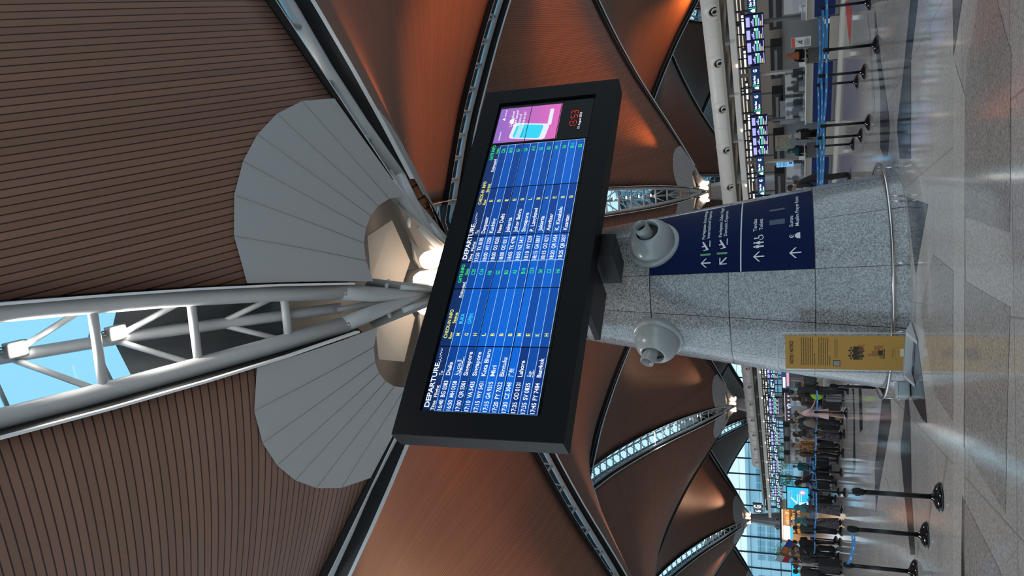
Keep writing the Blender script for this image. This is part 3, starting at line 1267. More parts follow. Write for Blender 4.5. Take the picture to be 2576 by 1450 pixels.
for (xa, xb) in ((-3.205, -.482), (-.476, 2.178)):
    xs = [xa]+[t for t in tiles_x if xa < t < xb]+[xb]
    for x0, x1 in zip(xs, xs[1:]):
        tabs.face([bp(x0+.005, Z0, .012), bp(x1-.005, Z0, .012), bp(x1-.005, .935, .012), bp(x0+.005, .935, .012)], hdr)
        for r_ in range(11):
            zt, zb = Z0-PZ*r_, Z0-PZ*(r_+1)
            tile = 0 if zt > .3 else (1 if zt > -.29 else 2)
            tx = sum(1 for t in tiles_x if t <= (x0+x1)/2)
            base = [(2, 4, 3, 1, 2, 4), (5, 6, 4, 2, 3, 4), (1, 3, 4, 2, 4, 3)][tile][min(tx-1, 5)]
            q = max(0, min(6, base+(1 if r_ % 2 else -1)))
            tabs.face([bp(x0+.005, zb, .012), bp(x1-.005, zb, .012), bp(x1-.005, zt, .012), bp(x0+.005, zt, .012)], blues[q])
    for r_ in range(12):
        z = Z0-PZ*r_
        lines.face([bp(xa, z-.004, .0135), bp(xb, z-.004, .0135), bp(xb, z+.004, .0135), bp(xa, z+.004, .0135)], line_w)
    for x in (xa, xb):
        lines.face([bp(x-.004, Z0-11*PZ, .0135), bp(x+.004, Z0-11*PZ, .0135), bp(x+.004, Z0, .0135), bp(x-.004, Z0, .0135)], line_w)
tabs.build('flight_table', bd, fix=False)
lines.build('table_rule', bd, fix=False)
bz = MB()
for x in tiles_x[1:-1]:
    bz.box(bp(x, .02, .016), (.014, .003, 1.84), scr_black, AXB)
for z in tiles_z[1:-1]:
    bz.box(bp(.03, z, .016), (6.43, .003, .012), scr_black, AXB)
bz.build('panel_seam', bd)

RWS = [('16:40', 'BG 0383', 'Dhaka', 'M', 'C25'), ('16:50', 'MH 0158', 'AR1', 'G', 'C14'), ('17:00', 'QR 5501', 'Singapore', 'H', 'H6'),
       ('17:10', 'VA 5435', 'Singapore', 'L', 'G2'), ('17:15', 'WY 5431', 'Kota Bharu', 'B', 'B3'), ('17:15', 'GA 9315', 'Miri', 'B', 'A3'),
       ('17:20', 'FY 7622', 'Bintulu', 'B', 'B10'), ('17:30', 'CZ 3048', '\u5e7f\u5dde', 'M', 'C13'), ('17:35', 'OD 0131', 'Lahore', 'E', 'G4'),
       ('17:35', 'SV 0835', 'AR2', 'K', 'C3'), ('17:45', 'FY 7484', 'Bangkok', 'H', 'H6')]
RWS2 = [('17:50', 'TK 8185', 'Denpasar', 'E', 'C26'), ('18:00', 'WY 5250', 'Kuching', 'B', 'B10'), ('18:00', 'OD 0205', 'New Delhi', 'E', 'G3'),
        ('18:00', 'OD 0313', 'Jakarta', 'E', 'G4'), ('18:05', 'TK 4798', 'Johor Bahru', 'B', 'A11'), ('18:05', 'NZ 3417', 'Singapore', 'L', 'G2'),
        ('18:10', 'WY 5239', 'P. Langkawi', 'B', 'B3'), ('18:15', 'GA 0817', 'Jakarta', 'A', 'H4'), ('18:15', 'OD 0271', 'Amritsar', 'E', 'G6'),
        ('18:20', 'QR 5454', 'K. Kinabalu', 'B', 'B11'), ('18:25', 'QR 5037', 'Kuantan', 'B', 'B2')]
TW = {'w': MB(), 'y': MB(), 'g': MB(), 'c': MB()}
TM = {'w': t_white, 'y': t_yellow, 'g': t_green, 'c': t_cyan}


def bt(k, body, x, z, w, h, bold=.018):
    fit_text(TW[k], body, x, z, w, h, TM[k], lambda a, b: bp(a, b, .017), bold)


AR = {'AR1': '\u0629\u0646\u064a\u062f\u0645\u0644\u0627', 'AR2': '\u0629\u062f\u062c'}
for dx, rows in ((0, RWS), (2.725, RWS2)):
    bt('w', 'DEPARTURE', -3.146+dx, .848, .752, .078, .02)
    bt('w', 'Time', -3.196+dx, .758, .16, .052)
    bt('w', 'Flight', -2.979+dx, .758, .20, .052)
    bt('w', 'To', -2.61+dx, .758, .075, .052)
    bt('y', 'CHECK-IN INFO', -1.955+dx, .843, .535, .058)
    bt('y', 'Row', -1.965+dx, .758, .12, .052)
    bt('y', 'Status', -1.68+dx, .758, .20, .052)
    bt('g', 'GATE INFO', -.90+dx, .843, .37, .058)
    bt('g', 'Gate', -.747+dx, .758, .13, .052)
    bt('w', 'Estimated', -1.19+dx, .758, .30, .052)
    # cursive script mark after the heading
    pv = None
    for k in range(40):
        t = k/39
        p = bp(-2.40+dx+.26*t+.012*sin(t*40), .855+.022*sin(t*33)*(1-.5*t)+.02*t, .017)
        if pv is not None:
            TW['w'].face([pv-BU*.004, p-BU*.004, p+BU*.004, pv+BU*.004], t_white)
        pv = p
    for r_, (tm, flt, to, rw, gt) in enumerate(rows):
        zb = Z0-PZ*r_-.108
        bt('w', tm, -3.188+dx, zb, .17, .068)
        bt('w', flt, -2.975+dx, zb, .275, .068)
        if to in AR:
            bt('w', AR[to], -2.60+dx, zb+.01, .26 if to == 'AR1' else .10, .066)
            TW['w'].face([bp(-2.61+dx, zb-.022, .017), bp(-2.61+dx+(.33 if to == 'AR1' else .13), zb-.022, .017), bp(-2.61+dx+(.33 if to == 'AR1' else .13), zb-.014, .017), bp(-2.61+dx, zb-.014, .017)], t_white)
        else:
            bt('w', to, -2.605+dx, zb, len(to)*.0455 if len(to) > 2 else .13, .068)
        bt('y', rw, -1.91+dx, zb, .028 if rw == 'I' else .048, .062)
        bt('g', gt, -.745+dx, zb, len(gt)*.038, .064)
bt('c', 'BUKA', -1.69, Z0-.108, .19, .062)
bt('c', 'OPEN', -1.69, Z0-PZ-.108, .19, .062)
nm_ = {'w': 'white lettering', 'y': 'yellow lettering', 'g': 'green lettering', 'c': 'cyan lettering'}
for k, mb in TW.items():
    mb.build('lettering', bd, fix=False)['label'] = nm_[k]
# advert window
m = MB()
ax0, ax1, az0, az1 = 2.252, 3.155, -.303, .922
for k in range(12):
    t = k/11
    c_ = (.30+.42*t, .14+.0*t, .56-.06*t)
    za, zb = az1-(az1-az0)*k/12, az1-(az1-az0)*(k+1)/12
    m.face([bp(ax0, zb, .012), bp(ax1, zb, .012), bp(ax1, za, .012), bp(ax0, za, .012)], emi('ad_tone_%d' % k, c_, .95))
m.build('advert_picture', bd, fix=False)
m = MB()
pc = (ax0+.36, .08)
def rrect(w, h, rot, off, mt, cx_, cz_):
    c_, s_ = cos(rot), sin(rot)
    pts = []
    rc = min(w, h)*.16
    for (sx_, sz_, a0) in ((1, 1, 0), (-1, 1, 90), (-1, -1, 180), (1, -1, 270)):
        for q in (0, 30, 60, 90):
            t = radians(a0+q)
            x = sx_*(w/2-rc)+rc*cos(t)
            z = sz_*(h/2-rc)+rc*sin(t)
            pts.append((x*c_-z*s_, x*s_+z*c_))
    m.face([bp(cx_+x, cz_+z, off) for x, z in pts], mt)
ph_w, ph_s = emi('phone_white', (.75, .78, .9)), emi('phone_screen', (.03, .62, .85))
rrect(.40, .72, radians(-8), .015, ph_w, ax0+.24, .25)
rrect(.34, .54, radians(-8), .0165, ph_s, ax0+.24, .27)
rrect(.34, .10, radians(-8), .0175, emi('phone_band', (.35, .75, .85)), ax0+.265, .44)
rrect(.42, .075, 0, .015, ph_w, ax1-.33, -.12)
m.build('advert_phone', bd, fix=False)
m = MB()
def at_(b, x, z, w, h, mt=t_white):
    fit_text(m, b, x, z, w, h, mt, lambda a, c: bp(a, c, .018), .01)
at_('Unresolved', ax1-.50, .62, .40, .055)
at_('flight issues?', ax1-.50, .545, .42, .052)
at_('Unsure of', ax1-.50, .465, .31, .052)
at_('what to do?', ax1-.50, .385, .36, .052)
at_('FlySmart', ax0+.10, .36, .22, .04, emi('ad_blue', (.02, .25, .6)))
at_('mavcom', ax1-.22, .79, .18, .035)
m.face([bp(ax1-.33, .79, .018), bp(ax1-.25, .79, .018), bp(ax1-.29, .85, .018)], t_white)
m.face([bp(ax0+.46, .60, .018), bp(ax0+.62, .60, .018), bp(ax0+.58, .68, .018), bp(ax0+.50, .69, .018)], t_white)
at_('myairports', ax0+.06, .80, .22, .035)
m.build('advert_lettering', bd, fix=False)
m = MB()
SEG = {'1': 'bc', '3': 'abgcd', '5': 'afgcd', '2': 'abged', '0': 'abcdef'}
def seg_digit(x, z, w, h, ch):
    s_ = {'a': ((0, h), (w, h)), 'b': ((w, h/2), (w, h)), 'c': ((w, 0), (w, h/2)), 'd': ((0, 0), (w, 0)), 'e': ((0, 0), (0, h/2)), 'f': ((0, h/2), (0, h)), 'g': ((0, h/2), (w, h/2))}
    for k in SEG[ch]:
        (xa, za), (xb, zb) = s_[k]
        d = .006
        if abs(xa-xb) > abs(za-zb):
            q = [(xa+d, za-d), (xb-d, zb-d), (xb-d, zb+d), (xa+d, za+d)]
        else:
            q = [(xa-d, za+d), (xa+d, za+d), (xa+d, zb-d), (xa-d, zb-d)]
        m.face([bp(x+a, z+b, .015) for a, b in q], t_red)
x = 2.47
for ch in '13:53':
    if ch == ':':
        for z in (-.60, -.55):
            m.face([bp(x, z, .015), bp(x+.014, z, .015), bp(x+.014, z+.014, .015), bp(x, z+.014, .015)], t_red)
        x += .05
    else:
        seg_digit(x, -.64, .075, .125, ch)
        x += .108
m.build('clock_digits', bd, fix=False)
m = MB()
at_('23 August 2023', 2.44, -.715, .42, .04)
m.build('clock_date', bd, fix=False)
for nm, lat, w, zc, h, d0, d1 in (('mounting_bracket', .05, .44, -1.38, .34, .38, 1.2), ('mounting_bracket', -.78, .92, -1.24, .10, .37, 1.3), ('mounting_bracket', .05, .5, .6, .3, .37, 1.75)):
    m = MB()
    m.box(BR*lat+BU*zc-BN*((d0+d1)/2), (w, d1-d0, h), black_plastic, AXB, bevel=.01)
    m.build(nm, bd)

# ------------------------------------------------------------------ yellow notice stand
nb = V((-.78, 12.52, 0))
nr_ = V((-1.36, 12.78, 0))
nx = (nr_-nb)
nw = nx.length
nx.normalize()
nx = -nx      # reading direction: left to right as seen
nN = V((nx.y, -nx.x, 0))
if nN.y > 0:
    nN = -nN
no = nr_.copy()
st_ = thing('notice_stand', 'yellow notice poster on a thin white metal frame in front of the near column', 'notice stand', no)
yel = mat('yellow_poster', (.50, .265, .045), .5)
ink = mat('brown_ink', (.03, .018, .01), .6)
AXN = (nx, nN, V((0, 0, 1)))
def npt(x, z, off=0.0):
    return nx*x+V((0, 0, z))+nN*off
m = MB()
m.box(npt(nw/2+.02, .95, 0), (nw-.06, .012, 1.64), yel, AXN)
m.build('poster', st_)
m = MB()
fr = [(0, .06), (0, 1.80), (.03, 1.86), (.08, 1.885), (nw-.06, 1.885), (nw, 1.86), (nw+.03, 1.80), (nw+.03, .06)]
m.tube([npt(x, z, -.012) for x, z in fr], .011, steel_w, n=8)
m.build('frame', st_)
m = MB()
for k in (1,):
    m.prism([npt(-.05, .012, .30), npt(-.05, .012, -.30), npt(-.05, .12, -.02), npt(-.05, .12, .02)], nx*.05, steel_w)
    m.prism([npt(nw+.02, .012, .30), npt(nw+.02, .012, -.30), npt(nw+.02, .12, -.02), npt(nw+.02, .12, .02)], nx*.05, steel_w)
    m.box(npt(nw/2+.01, .07, 0), (nw+.1, .06, .1), steel_w, AXN)
m.build('foot', st_)
m = MB()
def nt(b, x, z, w, h, bold=0.0, mt=ink):
    fit_text(m, b, x, z, w, h, mt, lambda a, c: npt(a, c, .009), bold)
X0 = .12
TWD = nw-.16
nt('NOTIS / NOTICE', X0+.02, 1.655, TWD-.08, .05, .03)
LN = ['Pihak Pengurusan Lapangan Terbang ingin memaklumkan', 'bahawa tiada pengumuman dibuat untuk penerbangan',
      'sila rujuk skrin maklumat penerbangan untuk status', 'terkini dan pintu berlepas anda sebelum masuk',
      'ke kawasan berlepas. Terima kasih atas kerjasama', 'anda semua di lapangan terbang ini bagi']
z = 1.53
for k, s_ in enumerate(LN):
    nt(s_, X0, z, TWD, .016, .02)
    z -= .031
nt('keselesaan bersama.', X0+0, z, TWD*.45, .016, .02)
z -= .06
for s_ in ['We wish to inform that this airport is now a silent', 'airport. Please refer to the flight information screens', 'for the latest status and boarding gate of your flight',
           'before entering the departure hall. Thank you for', 'your kind cooperation and patience at this airport']:
    nt(s_, X0, z, TWD, .016, .02)
    z -= .031
nt('management.', X0, z, TWD*.35, .016, .02)
z -= .07
nt('Untuk maklumat lanjut sila imbas kod berikut', X0+.13, z, TWD-.14, .013, .02)
nt('For further information please scan the code', X0+.13, z-.028, TWD-.16, .013, .02)
m.build('lettering', st_, fix=False)
m = MB()
m.box(npt(X0+.04, z-.02, .008), (.10, .004, .10), ink, AXN)
m.box(npt(X0+.04, z-.02, .0105), (.085, .004, .085), mat('grey_square', (.28, .27, .27), .6), AXN)
m.build('code_frame', st_)
m = MB()
def nd(cx_, cz_, r_, mt=ink):
    m.face([npt(cx_+r_*cos(2*pi*k/10), cz_+r_*sin(2*pi*k/10), .009) for k in range(10)], mt)
def nbx(x0, z0, x1, z1, mt=ink):
    m.face([npt(x0, z0, .009), npt(x1, z0, .009), npt(x1, z1, .009), npt(x0, z1, .009)], mt)
cxm = nw/2+.02
for k, dx in enumerate((-.09, -.045, 0, .045, .09)):
    big = k in (1, 3)
    zt = .86 if big else .84
    nd(cxm+dx, zt, .019 if big else .015)
    nbx(cxm+dx-.022, zt-.11, cxm+dx+.022, zt-.028)
    nbx(cxm+dx-.018, zt-(.20 if big else .16), cxm+dx-.003, zt-.11)
    nbx(cxm+dx+.003, zt-(.20 if big else .16), cxm+dx+.018, zt-.11)
redx = mat('red_ink', (.5, .05, .02), .6)
for (cx_, cz_) in ((cxm+.11, .70), (cxm+.10, .44)):
    for sg_ in (-1, 1):
        m.face([npt(cx_-.035, cz_-sg_*.035-.006, .0105), npt(cx_+.035, cz_+sg_*.035-.006, .0105), npt(cx_+.035, cz_+sg_*.035+.006, .0105), npt(cx_-.035, cz_-sg_*.035+.006, .0105)], redx)
inkb = mat('ochre_ink', (.35, .14, .03), .6)
nbx(cxm-.05, .48, cxm+.04, .56, inkb)
nbx(cxm-.035, .41, cxm+.05, .475)
nbx(cxm+.055, .46, cxm+.12, .53, inkb)
nd(cxm-.06, .43, .03, inkb)
nbx(cxm-.09, .385, cxm+.07, .40)
nbx(cxm-.05, .565, cxm-.01, .61, inkb)
m.build('pictogram', st_, fix=False)
m = MB()
nt('silent airport', cxm-.06, .27, .14, .02, .02, inkb)
nbx(cxm-.07, .24, cxm+.07, .245, inkb)
m.build('small_emblem', st_, fix=False)
m = MB()
m.box(npt(cxm+.02, .155, .009), (.13, .004, .05), mat('tape_white', (.7, .62, .45), .5), AXN)
m.build('tape', st_)
#==PART3
# ------------------------------------------------------------------ queue posts with blue belts
def make_stanchion():
    r = thing('queue_post', 'queue post', 'queue post')
    m = MB()
    m.lathe([(.178, 0), (.18, .012), (.172, .03), (.14, .055), (.09, .078), (.045, .092), (.036, .11)], mat('black_gloss_base', (.01, .01, .012), .12, .2), n=28)
    m.build('base', r)
    m = MB()
    m.lathe([(.031, .09), (.031, .90)], black_metal, n=18)
    m.build('post', r)
    m = MB()
    m.lathe([(.036, .86), (.041, .87), (.041, .975), (.034, .99), (.02, .995)], black_plastic, n=18)
    for a in range(4):
        m.box((cos(a*pi/2)*.042, sin(a*pi/2)*.042, .93), (.014, .014, .06), black_plastic)
    m.build('belt_head', r)
    return r


QP = make_stanchion()
qp_n = [0]


def put_post(X, Y, label, group=None, p=None):
    q = p if p is not None else g(X, Y)
    if qp_n[0] == 0:
        o = QP
        o.location = (q.x, q.y, 0)
        o['label'] = label
        if group:
            o['group'] = group
    else:
        o = dup(QP, (q.x, q.y, 0), qp_n[0]*.7, label, group)
    qp_n[0] += 1
    return V((q.x, q.y, 0))


def belt(a, b, label, group=None, sag=.03, z=.93):
    m = MB()
    n = 10
    d = (b-a)
    ln = d.length
    d = d.normalized()
    a = a+d*.045
    b = b-d*.045
    s_ = V((d.y, -d.x, 0))*.002
    P = [a+(b-a)*(k/n)+V((0, 0, z-sag*4*(k/n)*(1-k/n))) for k in range(n+1)]
    for p, q in zip(P, P[1:]):
        for off in (s_, -s_):
            m.face([p+off-V((0, 0, .025)), q+off-V((0, 0, .025)), q+off+V((0, 0, .025)), p+off+V((0, 0, .025))], belt_b)
    # printed pale marks along the webbing
    k = .25
    while k < ln-.2:
        t = k/ln
        c = a+(b-a)*t+V((0, 0, z-sag*4*t*(1-t)))
        for off in (s_*1.6, -s_*1.6):
            m.face([c+off-d*.05+V((0, 0, -.009)), c+off+d*.05+V((0, 0, -.009)), c+off+d*.05+V((0, 0, .007)), c+off-d*.05+V((0, 0, .007))], belt_w)
        k += .42
    o = m.build('queue_belt', fix=False)
    return tag(o, label, 'queue belt', group)


A1_ = put_post(2368, 1252, 'nearest of the three big black queue posts on bare floor, without a belt')
A2_ = put_post(2333, 1348, 'black queue post holding the near end of the lone blue belt')
A3_ = put_post(2305, 1440, 'black queue post at the picture edge where the lone blue belt arrives')
belt(A2_, A3_, 'lone blue belt hanging between two near queue posts', sag=.05)
A4_ = put_post(0, 0, 'black queue post just behind the near column foot', p=V((-2.0, 16.2, 0)))
# right group
RG = [((2189, 4), 'queue post at the right picture edge, cut by the frame'), ((2207, 112), 'large queue post standing before the gap with the pictogram board'),
      ((2187, 308), 'large queue post in front of the second blue counter'), ((2176, 180), 'middle queue post before the second blue counter, right of its neighbour'),
      ((2168, 340), 'mid-size queue post between the two trios of posts near the column'), ((2158, 205), 'small rear queue post before the second blue counter'),
      ((2148, 362), 'small rear queue post nearest the third blue counter')]
RP = [put_post(X, Y, lb) for (X, Y), lb in RG]
c0 = g(2200, -130)
ends = [g(2167, 500), g(2155, 510), g(2142, 520)]
belt(V((c0.x, c0.y, 0)), RP[1], 'front blue belt coming in from the right picture edge')
belt(RP[1], RP[2], 'front blue belt between the two large right-hand posts')
belt(RP[2], ends[0], 'front blue belt running behind the near column')
belt(RP[0], RP[3], 'middle blue belt from the cut-off right post')
belt(RP[3], RP[4], 'middle blue belt before the second blue counter')
belt(RP[4], ends[1], 'middle blue belt ending behind the near column')
belt(RP[5], RP[6], 'rear blue belt before the second blue counter')
belt(RP[6], ends[2], 'rear blue belt running past the third counter')
belt(g(2168, 30), RP[5], 'rear blue belt reaching the right picture edge')
# left group: rows of the waiting lane
LG = [(2112, 1021), (2131, 1040), (2126, 1093), (2123, 1141), (2118, 1190), (2127, 1241), (2117, 1338), (2114, 1366),
      (2097, 1130), (2109, 1160), (2105, 1216), (2111, 1238), (2103, 1256), (2096, 1207), (2092, 1178), (2099, 1393), (2111, 1402), (2103, 1360), (2092, 1383), (2088, 1250),
      (2100, 985), (2135, 981)]
LBL = ['behind the person with brown hair', 'beside the feet of the person in pink', 'before the patterned shawl', 'before the person in the dark brown jacket', 'below the crouched hooded traveller',
       'below the cyan advert screen', 'right of the teal headscarves', 'second right of the leaning menu board', 'rear one behind the brown patterned shirt', 'behind the grey cap',
       'slim one between hooded traveller and advert screen', 'twin of the one below the advert screen', 'rear one below the advert screen', 'rear one behind the hooded traveller', 'small one left of the grey cap',
       'below the menu board', 'front one below the menu board', 'middle one of the menu board cluster', 'rear one of the menu board cluster', 'tiny rear one under the advert screen',
       'behind the lime green bag', 'close to the near column on its left']
LP = [put_post(X, Y, 'queue post of the crowded lane, '+LBL[k], 'queue posts of the crowded lane') for k, (X, Y) in enumerate(LG)]
def lb2(a, b, t, sag=.03):
    belt(LP[a], LP[b], 'blue lane belt '+t, 'blue belts of the crowded lane', sag)
chain = [(21, 1), (1, 2), (2, 3), (3, 4), (4, 5), (5, 6), (6, 7), (7, 16), (20, 0), (0, 8), (8, 9), (9, 10), (10, 11), (11, 17), (17, 15), (14, 13), (13, 12), (12, 18), (8, 14), (14, 19), (19, 18)]
seen_ = set()
for a, b in chain:
    k = a if a not in seen_ else b
    seen_.add(k)
    lb2(a, b, 'from the post ' + LBL[k].replace(' one ', ' ').split(',')[0])

# ------------------------------------------------------------------ check-in island (runs away to the left)
AZ = radians(-36.0)
E1, E2, E3 = V((sin(AZ), cos(AZ), 0)), V((cos(AZ), -sin(AZ), 0)), V((0, 0, 1))
AXI = (E1, E2, E3)


def I(t, q, z):
    return E1*t+E2*q+E3*z


ctr_blue = mat('counter_blue', (.006, .018, .11), .45, spec=.2)
grey_pan = mat('grey_panel', (.20, .20, .205), .5)
dark_pan = mat('dark_panel', (.018, .022, .032), .45)
white_pan = mat('white_counter_panel', (.55, .56, .58), .45)


def make_counter():
    r = thing('check_in_counter', 'counter', 'check-in counter')
    w, d = 2.7, .8
    m = MB()
    m.box((0, d/2, .54), (w, d, .86), grey_pan, bevel=.01)
    m.build('carcass', r)
    m = MB()
    m.box((0, -.015, .50), (w-.06, .03, .60), ctr_blue, bevel=.006)
    m.build('front_panel', r)
    m = MB()
    m.box((0, -.01, .92), (w, .05, .22), beige, bevel=.01)
    m.build('front_band', r)
    m = MB()
    m.box((0, d/2-.03, 1.05), (w+.04, d+.12, .04), beige_l, bevel=.01)
    m.build('counter_top', r)
    m = MB()
    m.box((0, .05, .06), (w, .04, .12), grey_pan)
    m.box((0, d/2+.05, .06), (w-.1, d-.2, .12), grey_pan)
    m.build('plinth', r)
    for s_ in (-.62, .55):
        m = MB()
        m.box((s_, .45, 1.30), (.46, .05, .32), dark_pan, bevel=.01)
        m.box((s_, .50, 1.14), (.06, .05, .12), dark_pan)
        m.box((s_, .50, 1.08), (.22, .18, .02), dark_pan)
        m.build('monitor', r)
        m = MB()
        m.box((s_-.42, .3, 1.17), (.22, .3, .2), white_pan, bevel=.01)
        m.build('printer', r)
        m = MB()
        m.box((s_, .02, 1.40), (1.0, .012, .66), acrylic)
        m.build('clear_screen', r)
    m = MB()
    for k in range(5):
        m.box((-1.1+k*.18, .3, 1.075+.02*(k % 3)), (.12, .2, .02+.02*(k % 3)), white_pan)
    m.box((1.2, .15, 1.16), (.2, .02, .22), white_pan)
    m.build('papers', r)
    return r


def make_belt():
    r = thing('baggage_scale', 'scale', 'baggage scale')
    w = 1.72
    m = MB()
    m.box((0, .45, .17), (w, .9, .34), beige, bevel=.02)
    m.build('plinth', r)
    m = MB()
    m.box((0, .45, .36), (w-.5, .86, .04), black_plastic)
    m.build('belt', r)
    for s_ in (-1, 1):
        m = MB()
        m.box((s_*(w/2-.16), .45, .42), (.18, .9, .16), chrome, bevel=.01)
        m.build('side_guard', r)
    m = MB()
    m.box((.5, .85, .95), (.5, .1, .5), white_pan, bevel=.02)
    m.box((.5, .85, .55), (.1, .08, .5), steel_g)
    m.build('weight_display', r)
    return r


CT, BT = make_counter(), make_belt()
RZI = atan2(E1.y, E1.x)
# local x must run along E1 reversed so that local +y faces away from the hall
RZC = atan2(-E1.y, -E1.x)
ntc = ['at the right picture edge', 'second from the right edge, in front of the drawing board', 'third, half behind the leaning man in black']
k = 0
t = 15.25
Q0 = 22.6
while t < 60:
    lb = 'blue fronted check-in counter '+(ntc[k] if k < 3 else 'along the far stretch of the island')
    gp = 'check-in counters of the island'
    p = I(t, Q0, 0)
    if k == 0:
        o = CT
        o.location = p
        o.rotation_euler = (0, 0, RZC)
        o['label'] = lb
        o['group'] = gp
    else:
        o = dup(CT, p, RZC, lb, gp)
    p = I(t+2.25, Q0, 0)
    lb = ['beige baggage scale with pictogram board beside it', 'beige baggage scale before the tan leaf poster'][k] if k < 2 else 'beige baggage scale between far counters'
    if k == 0:
        o = BT
        o.location = p
        o.rotation_euler = (0, 0, RZC)
        o['label'] = lb
        o['group'] = 'baggage scales of the island'
    else:
        o = dup(BT, p, RZC, lb, 'baggage scales of the island')
    t += 4.5
    k += 1
# low step in front
m = MB()
m.box(I(37, Q0-.32, .03), (50, .5, .06), beige_l, AXI)
tag(m.build('trim_1'), 'low beige step running along the foot of the counters', kind='structure')
m = MB()
m.box(I(37, Q0+1.6, .04), (50, 1.2, .08), grey_pan, AXI)
tag(m.build('trim_2'), 'staff platform behind the counters', kind='structure')
# rear wall of the island (behind staff) and low partition
m = MB()
m.box(I(20, 31.5, 1.75), (26, .2, 3.5), beige_l, AXI)
tag(m.build('wall_island'), 'beige wall at the back of the island', kind='structure')
m = MB()
m.box(I(35, Q0+3.4, .95), (48, .15, 1.9), mat('partition_pale', (.46, .46, .47), .5), AXI)
tag(m.build('wall_partition'), 'low grey partition behind the staff', kind='structure')

# canopy
cn = thing('island_canopy', 'beige slatted canopy over the check-in counters with its pointed far end', 'canopy', I(15, 25, 0))
cb = I(15, 25, 0)
def Ic(t, q, z):
    return I(t, q, z)-cb
TE = 61.5
for k, q in enumerate((22.62, 23.3, 24.2, 25.2, 26.3, 27.4, 28.6, 29.8)):
    m = MB()
    te = TE-(q-22.5)*.15
    m.box(Ic((6+te)/2, q, 3.34+(.02 if k % 2 else 0)), (te-6, .34 if k else .5, .10 if k else .2), beige_l, AXI)
    m.build('long_slat', cn)
for t in [8+k*2.25 for k in range(24)]:
    m = MB()
    m.box(Ic(t, 26.1, 3.52), (.12, 7.6, .16), grey_pan, AXI)
    m.build('cross_beam', cn)
for k in range(12):
    m = MB()
    m.tube([Ic(9+k*4.5, 22.7, 3.46), Ic(11.2+k*4.5, 26.4, 3.60), Ic(13.4+k*4.5, 22.7, 3.46)], .035, grey_pan, n=6)
    m.build('tie_rod', cn)
m = MB()
m.box(Ic(33.5, 26.2, 3.75), (55, 7.2, .10), beige, AXI)
m.build('lid', cn)
for k in range(16):
    t = 12.75+2.25*k
    c = I(t, 23.62, 0)
    m = MB()
    m.box((0, 0, 1.64), (.10, .12, 3.28), beige_l if k % 2 else grey_pan, AXI, bevel=.01)
    o = m.build('canopy_post')
    o.location = c
    tag(o, ('light' if k % 2 else 'dark grey')+' canopy post standing behind the counters' if k > 5 else
        ['light grey canopy post at the right picture edge', 'pale canopy post right of the pictogram board', 'grey canopy post beside the orange headscarf',
         'pale canopy post left of the first bank of screens', 'grey canopy post between drawing board and counters', 'pale canopy post right of the tan leaf poster'][k], 'post',
        'far %s canopy posts' % ('pale' if k % 2 else 'grey') if k > 5 else 'near canopy posts')
m = MB()
for t in [9+k*3.0 for k in range(17)]:
    m.lathe([(.05, 0), (.05, .05)], lamp_hot, base=Ic(t, 22.35, 3.24), n=8)
m.build('downlight', cn)

for q in (24.72, 26.85):  # glowing strips added under the canopy to brighten the island interior
    m = MB()
    m.box(Ic(35, q, 3.30), (50, .34, .04), emi('added_glow_strip', (.88, .80, .70), .75), AXI)
    m.build('added_glow_strip', cn)

# air duct with nozzles
dc = thing('air_duct', 'long beige round air duct with ball nozzles above the check-in island', 'air duct', I(15, 26.5, 4.3))
db = I(15, 26.5, 4.3)
m = MB()
TD = 60.6
m.tube([I(4, 26.5, 4.33)-db, I(TD, 26.5, 4.27)-db, I(TD+.35, 26.5, 4.25)-db, I(TD+.5, 26.5, 4.2)-db], .42, duct, n=28, rs=[.42, .42, .36, .22])
m.build('pipe', dc)
t = 18.3-2.42*4
k = 0
while t < TD-.5:
    ax = (-E2+E3*-.25).normalized()
    m = MB()
    m.lathe([(.46, .12), (.40, .36), (.31, .50), (.225, .53), (.22, .45)], duct, base=I(t, 26.5, 4.30)-db, axis=ax, n=20, cap=False)
    m.lathe([(.215, .46), (.001, .45)], dark_in, base=I(t, 26.5, 4.30)-db, axis=ax, n=16, cap=False)
    m.lathe([(.13, .45), (.13, .56), (.11, .56), (.11, .46)], duct, base=I(t, 26.5, 4.30)-db, axis=ax, n=14, cap=False)
    m.build('ball_nozzle', dc)
    m = MB()
    pts = [I(t+1.2, 26.5, 4.30)-db+(-E2*cos(a)+E3*sin(a))*.425 for a in [radians(q) for q in range(0, 360, 15)]]
    m.tube(pts, .012, duct, n=5, closed=True)
    m.build('seam_ring', dc)
    t += 2.42
    k += 1
m = MB()
for t in [9+k*4.84 for k in range(11)]:
    m.box(I(t, 26.5, 3.865)-db, (.10, .10, .13), beige, AXI)
m.build('saddle', dc)

# screens and lit signs hanging under the canopy front
lit = emi('sign_lit_white', (.80, .95, 1.0), 1.6)
litg = emi('sign_lit_green', (.03, .75, .15), 1.2)
sg_navy = emi('sign_navy_backlit', (.004, .02, .09), 1.0)
sc_dark = emi('screen_dark_blue', (.003, .006, .05), 1.0)
sc_lav = emi('screen_lavender', (.42, .42, .85), 1.1)
sc_grn = emi('screen_soft_green', (.10, .62, .36), 1.0)
sc_blu = emi('screen_soft_blue', (.05, .28, .85), 1.0)
sc_yel = emi('screen_soft_yellow', (.62, .55, .12), 1.0)


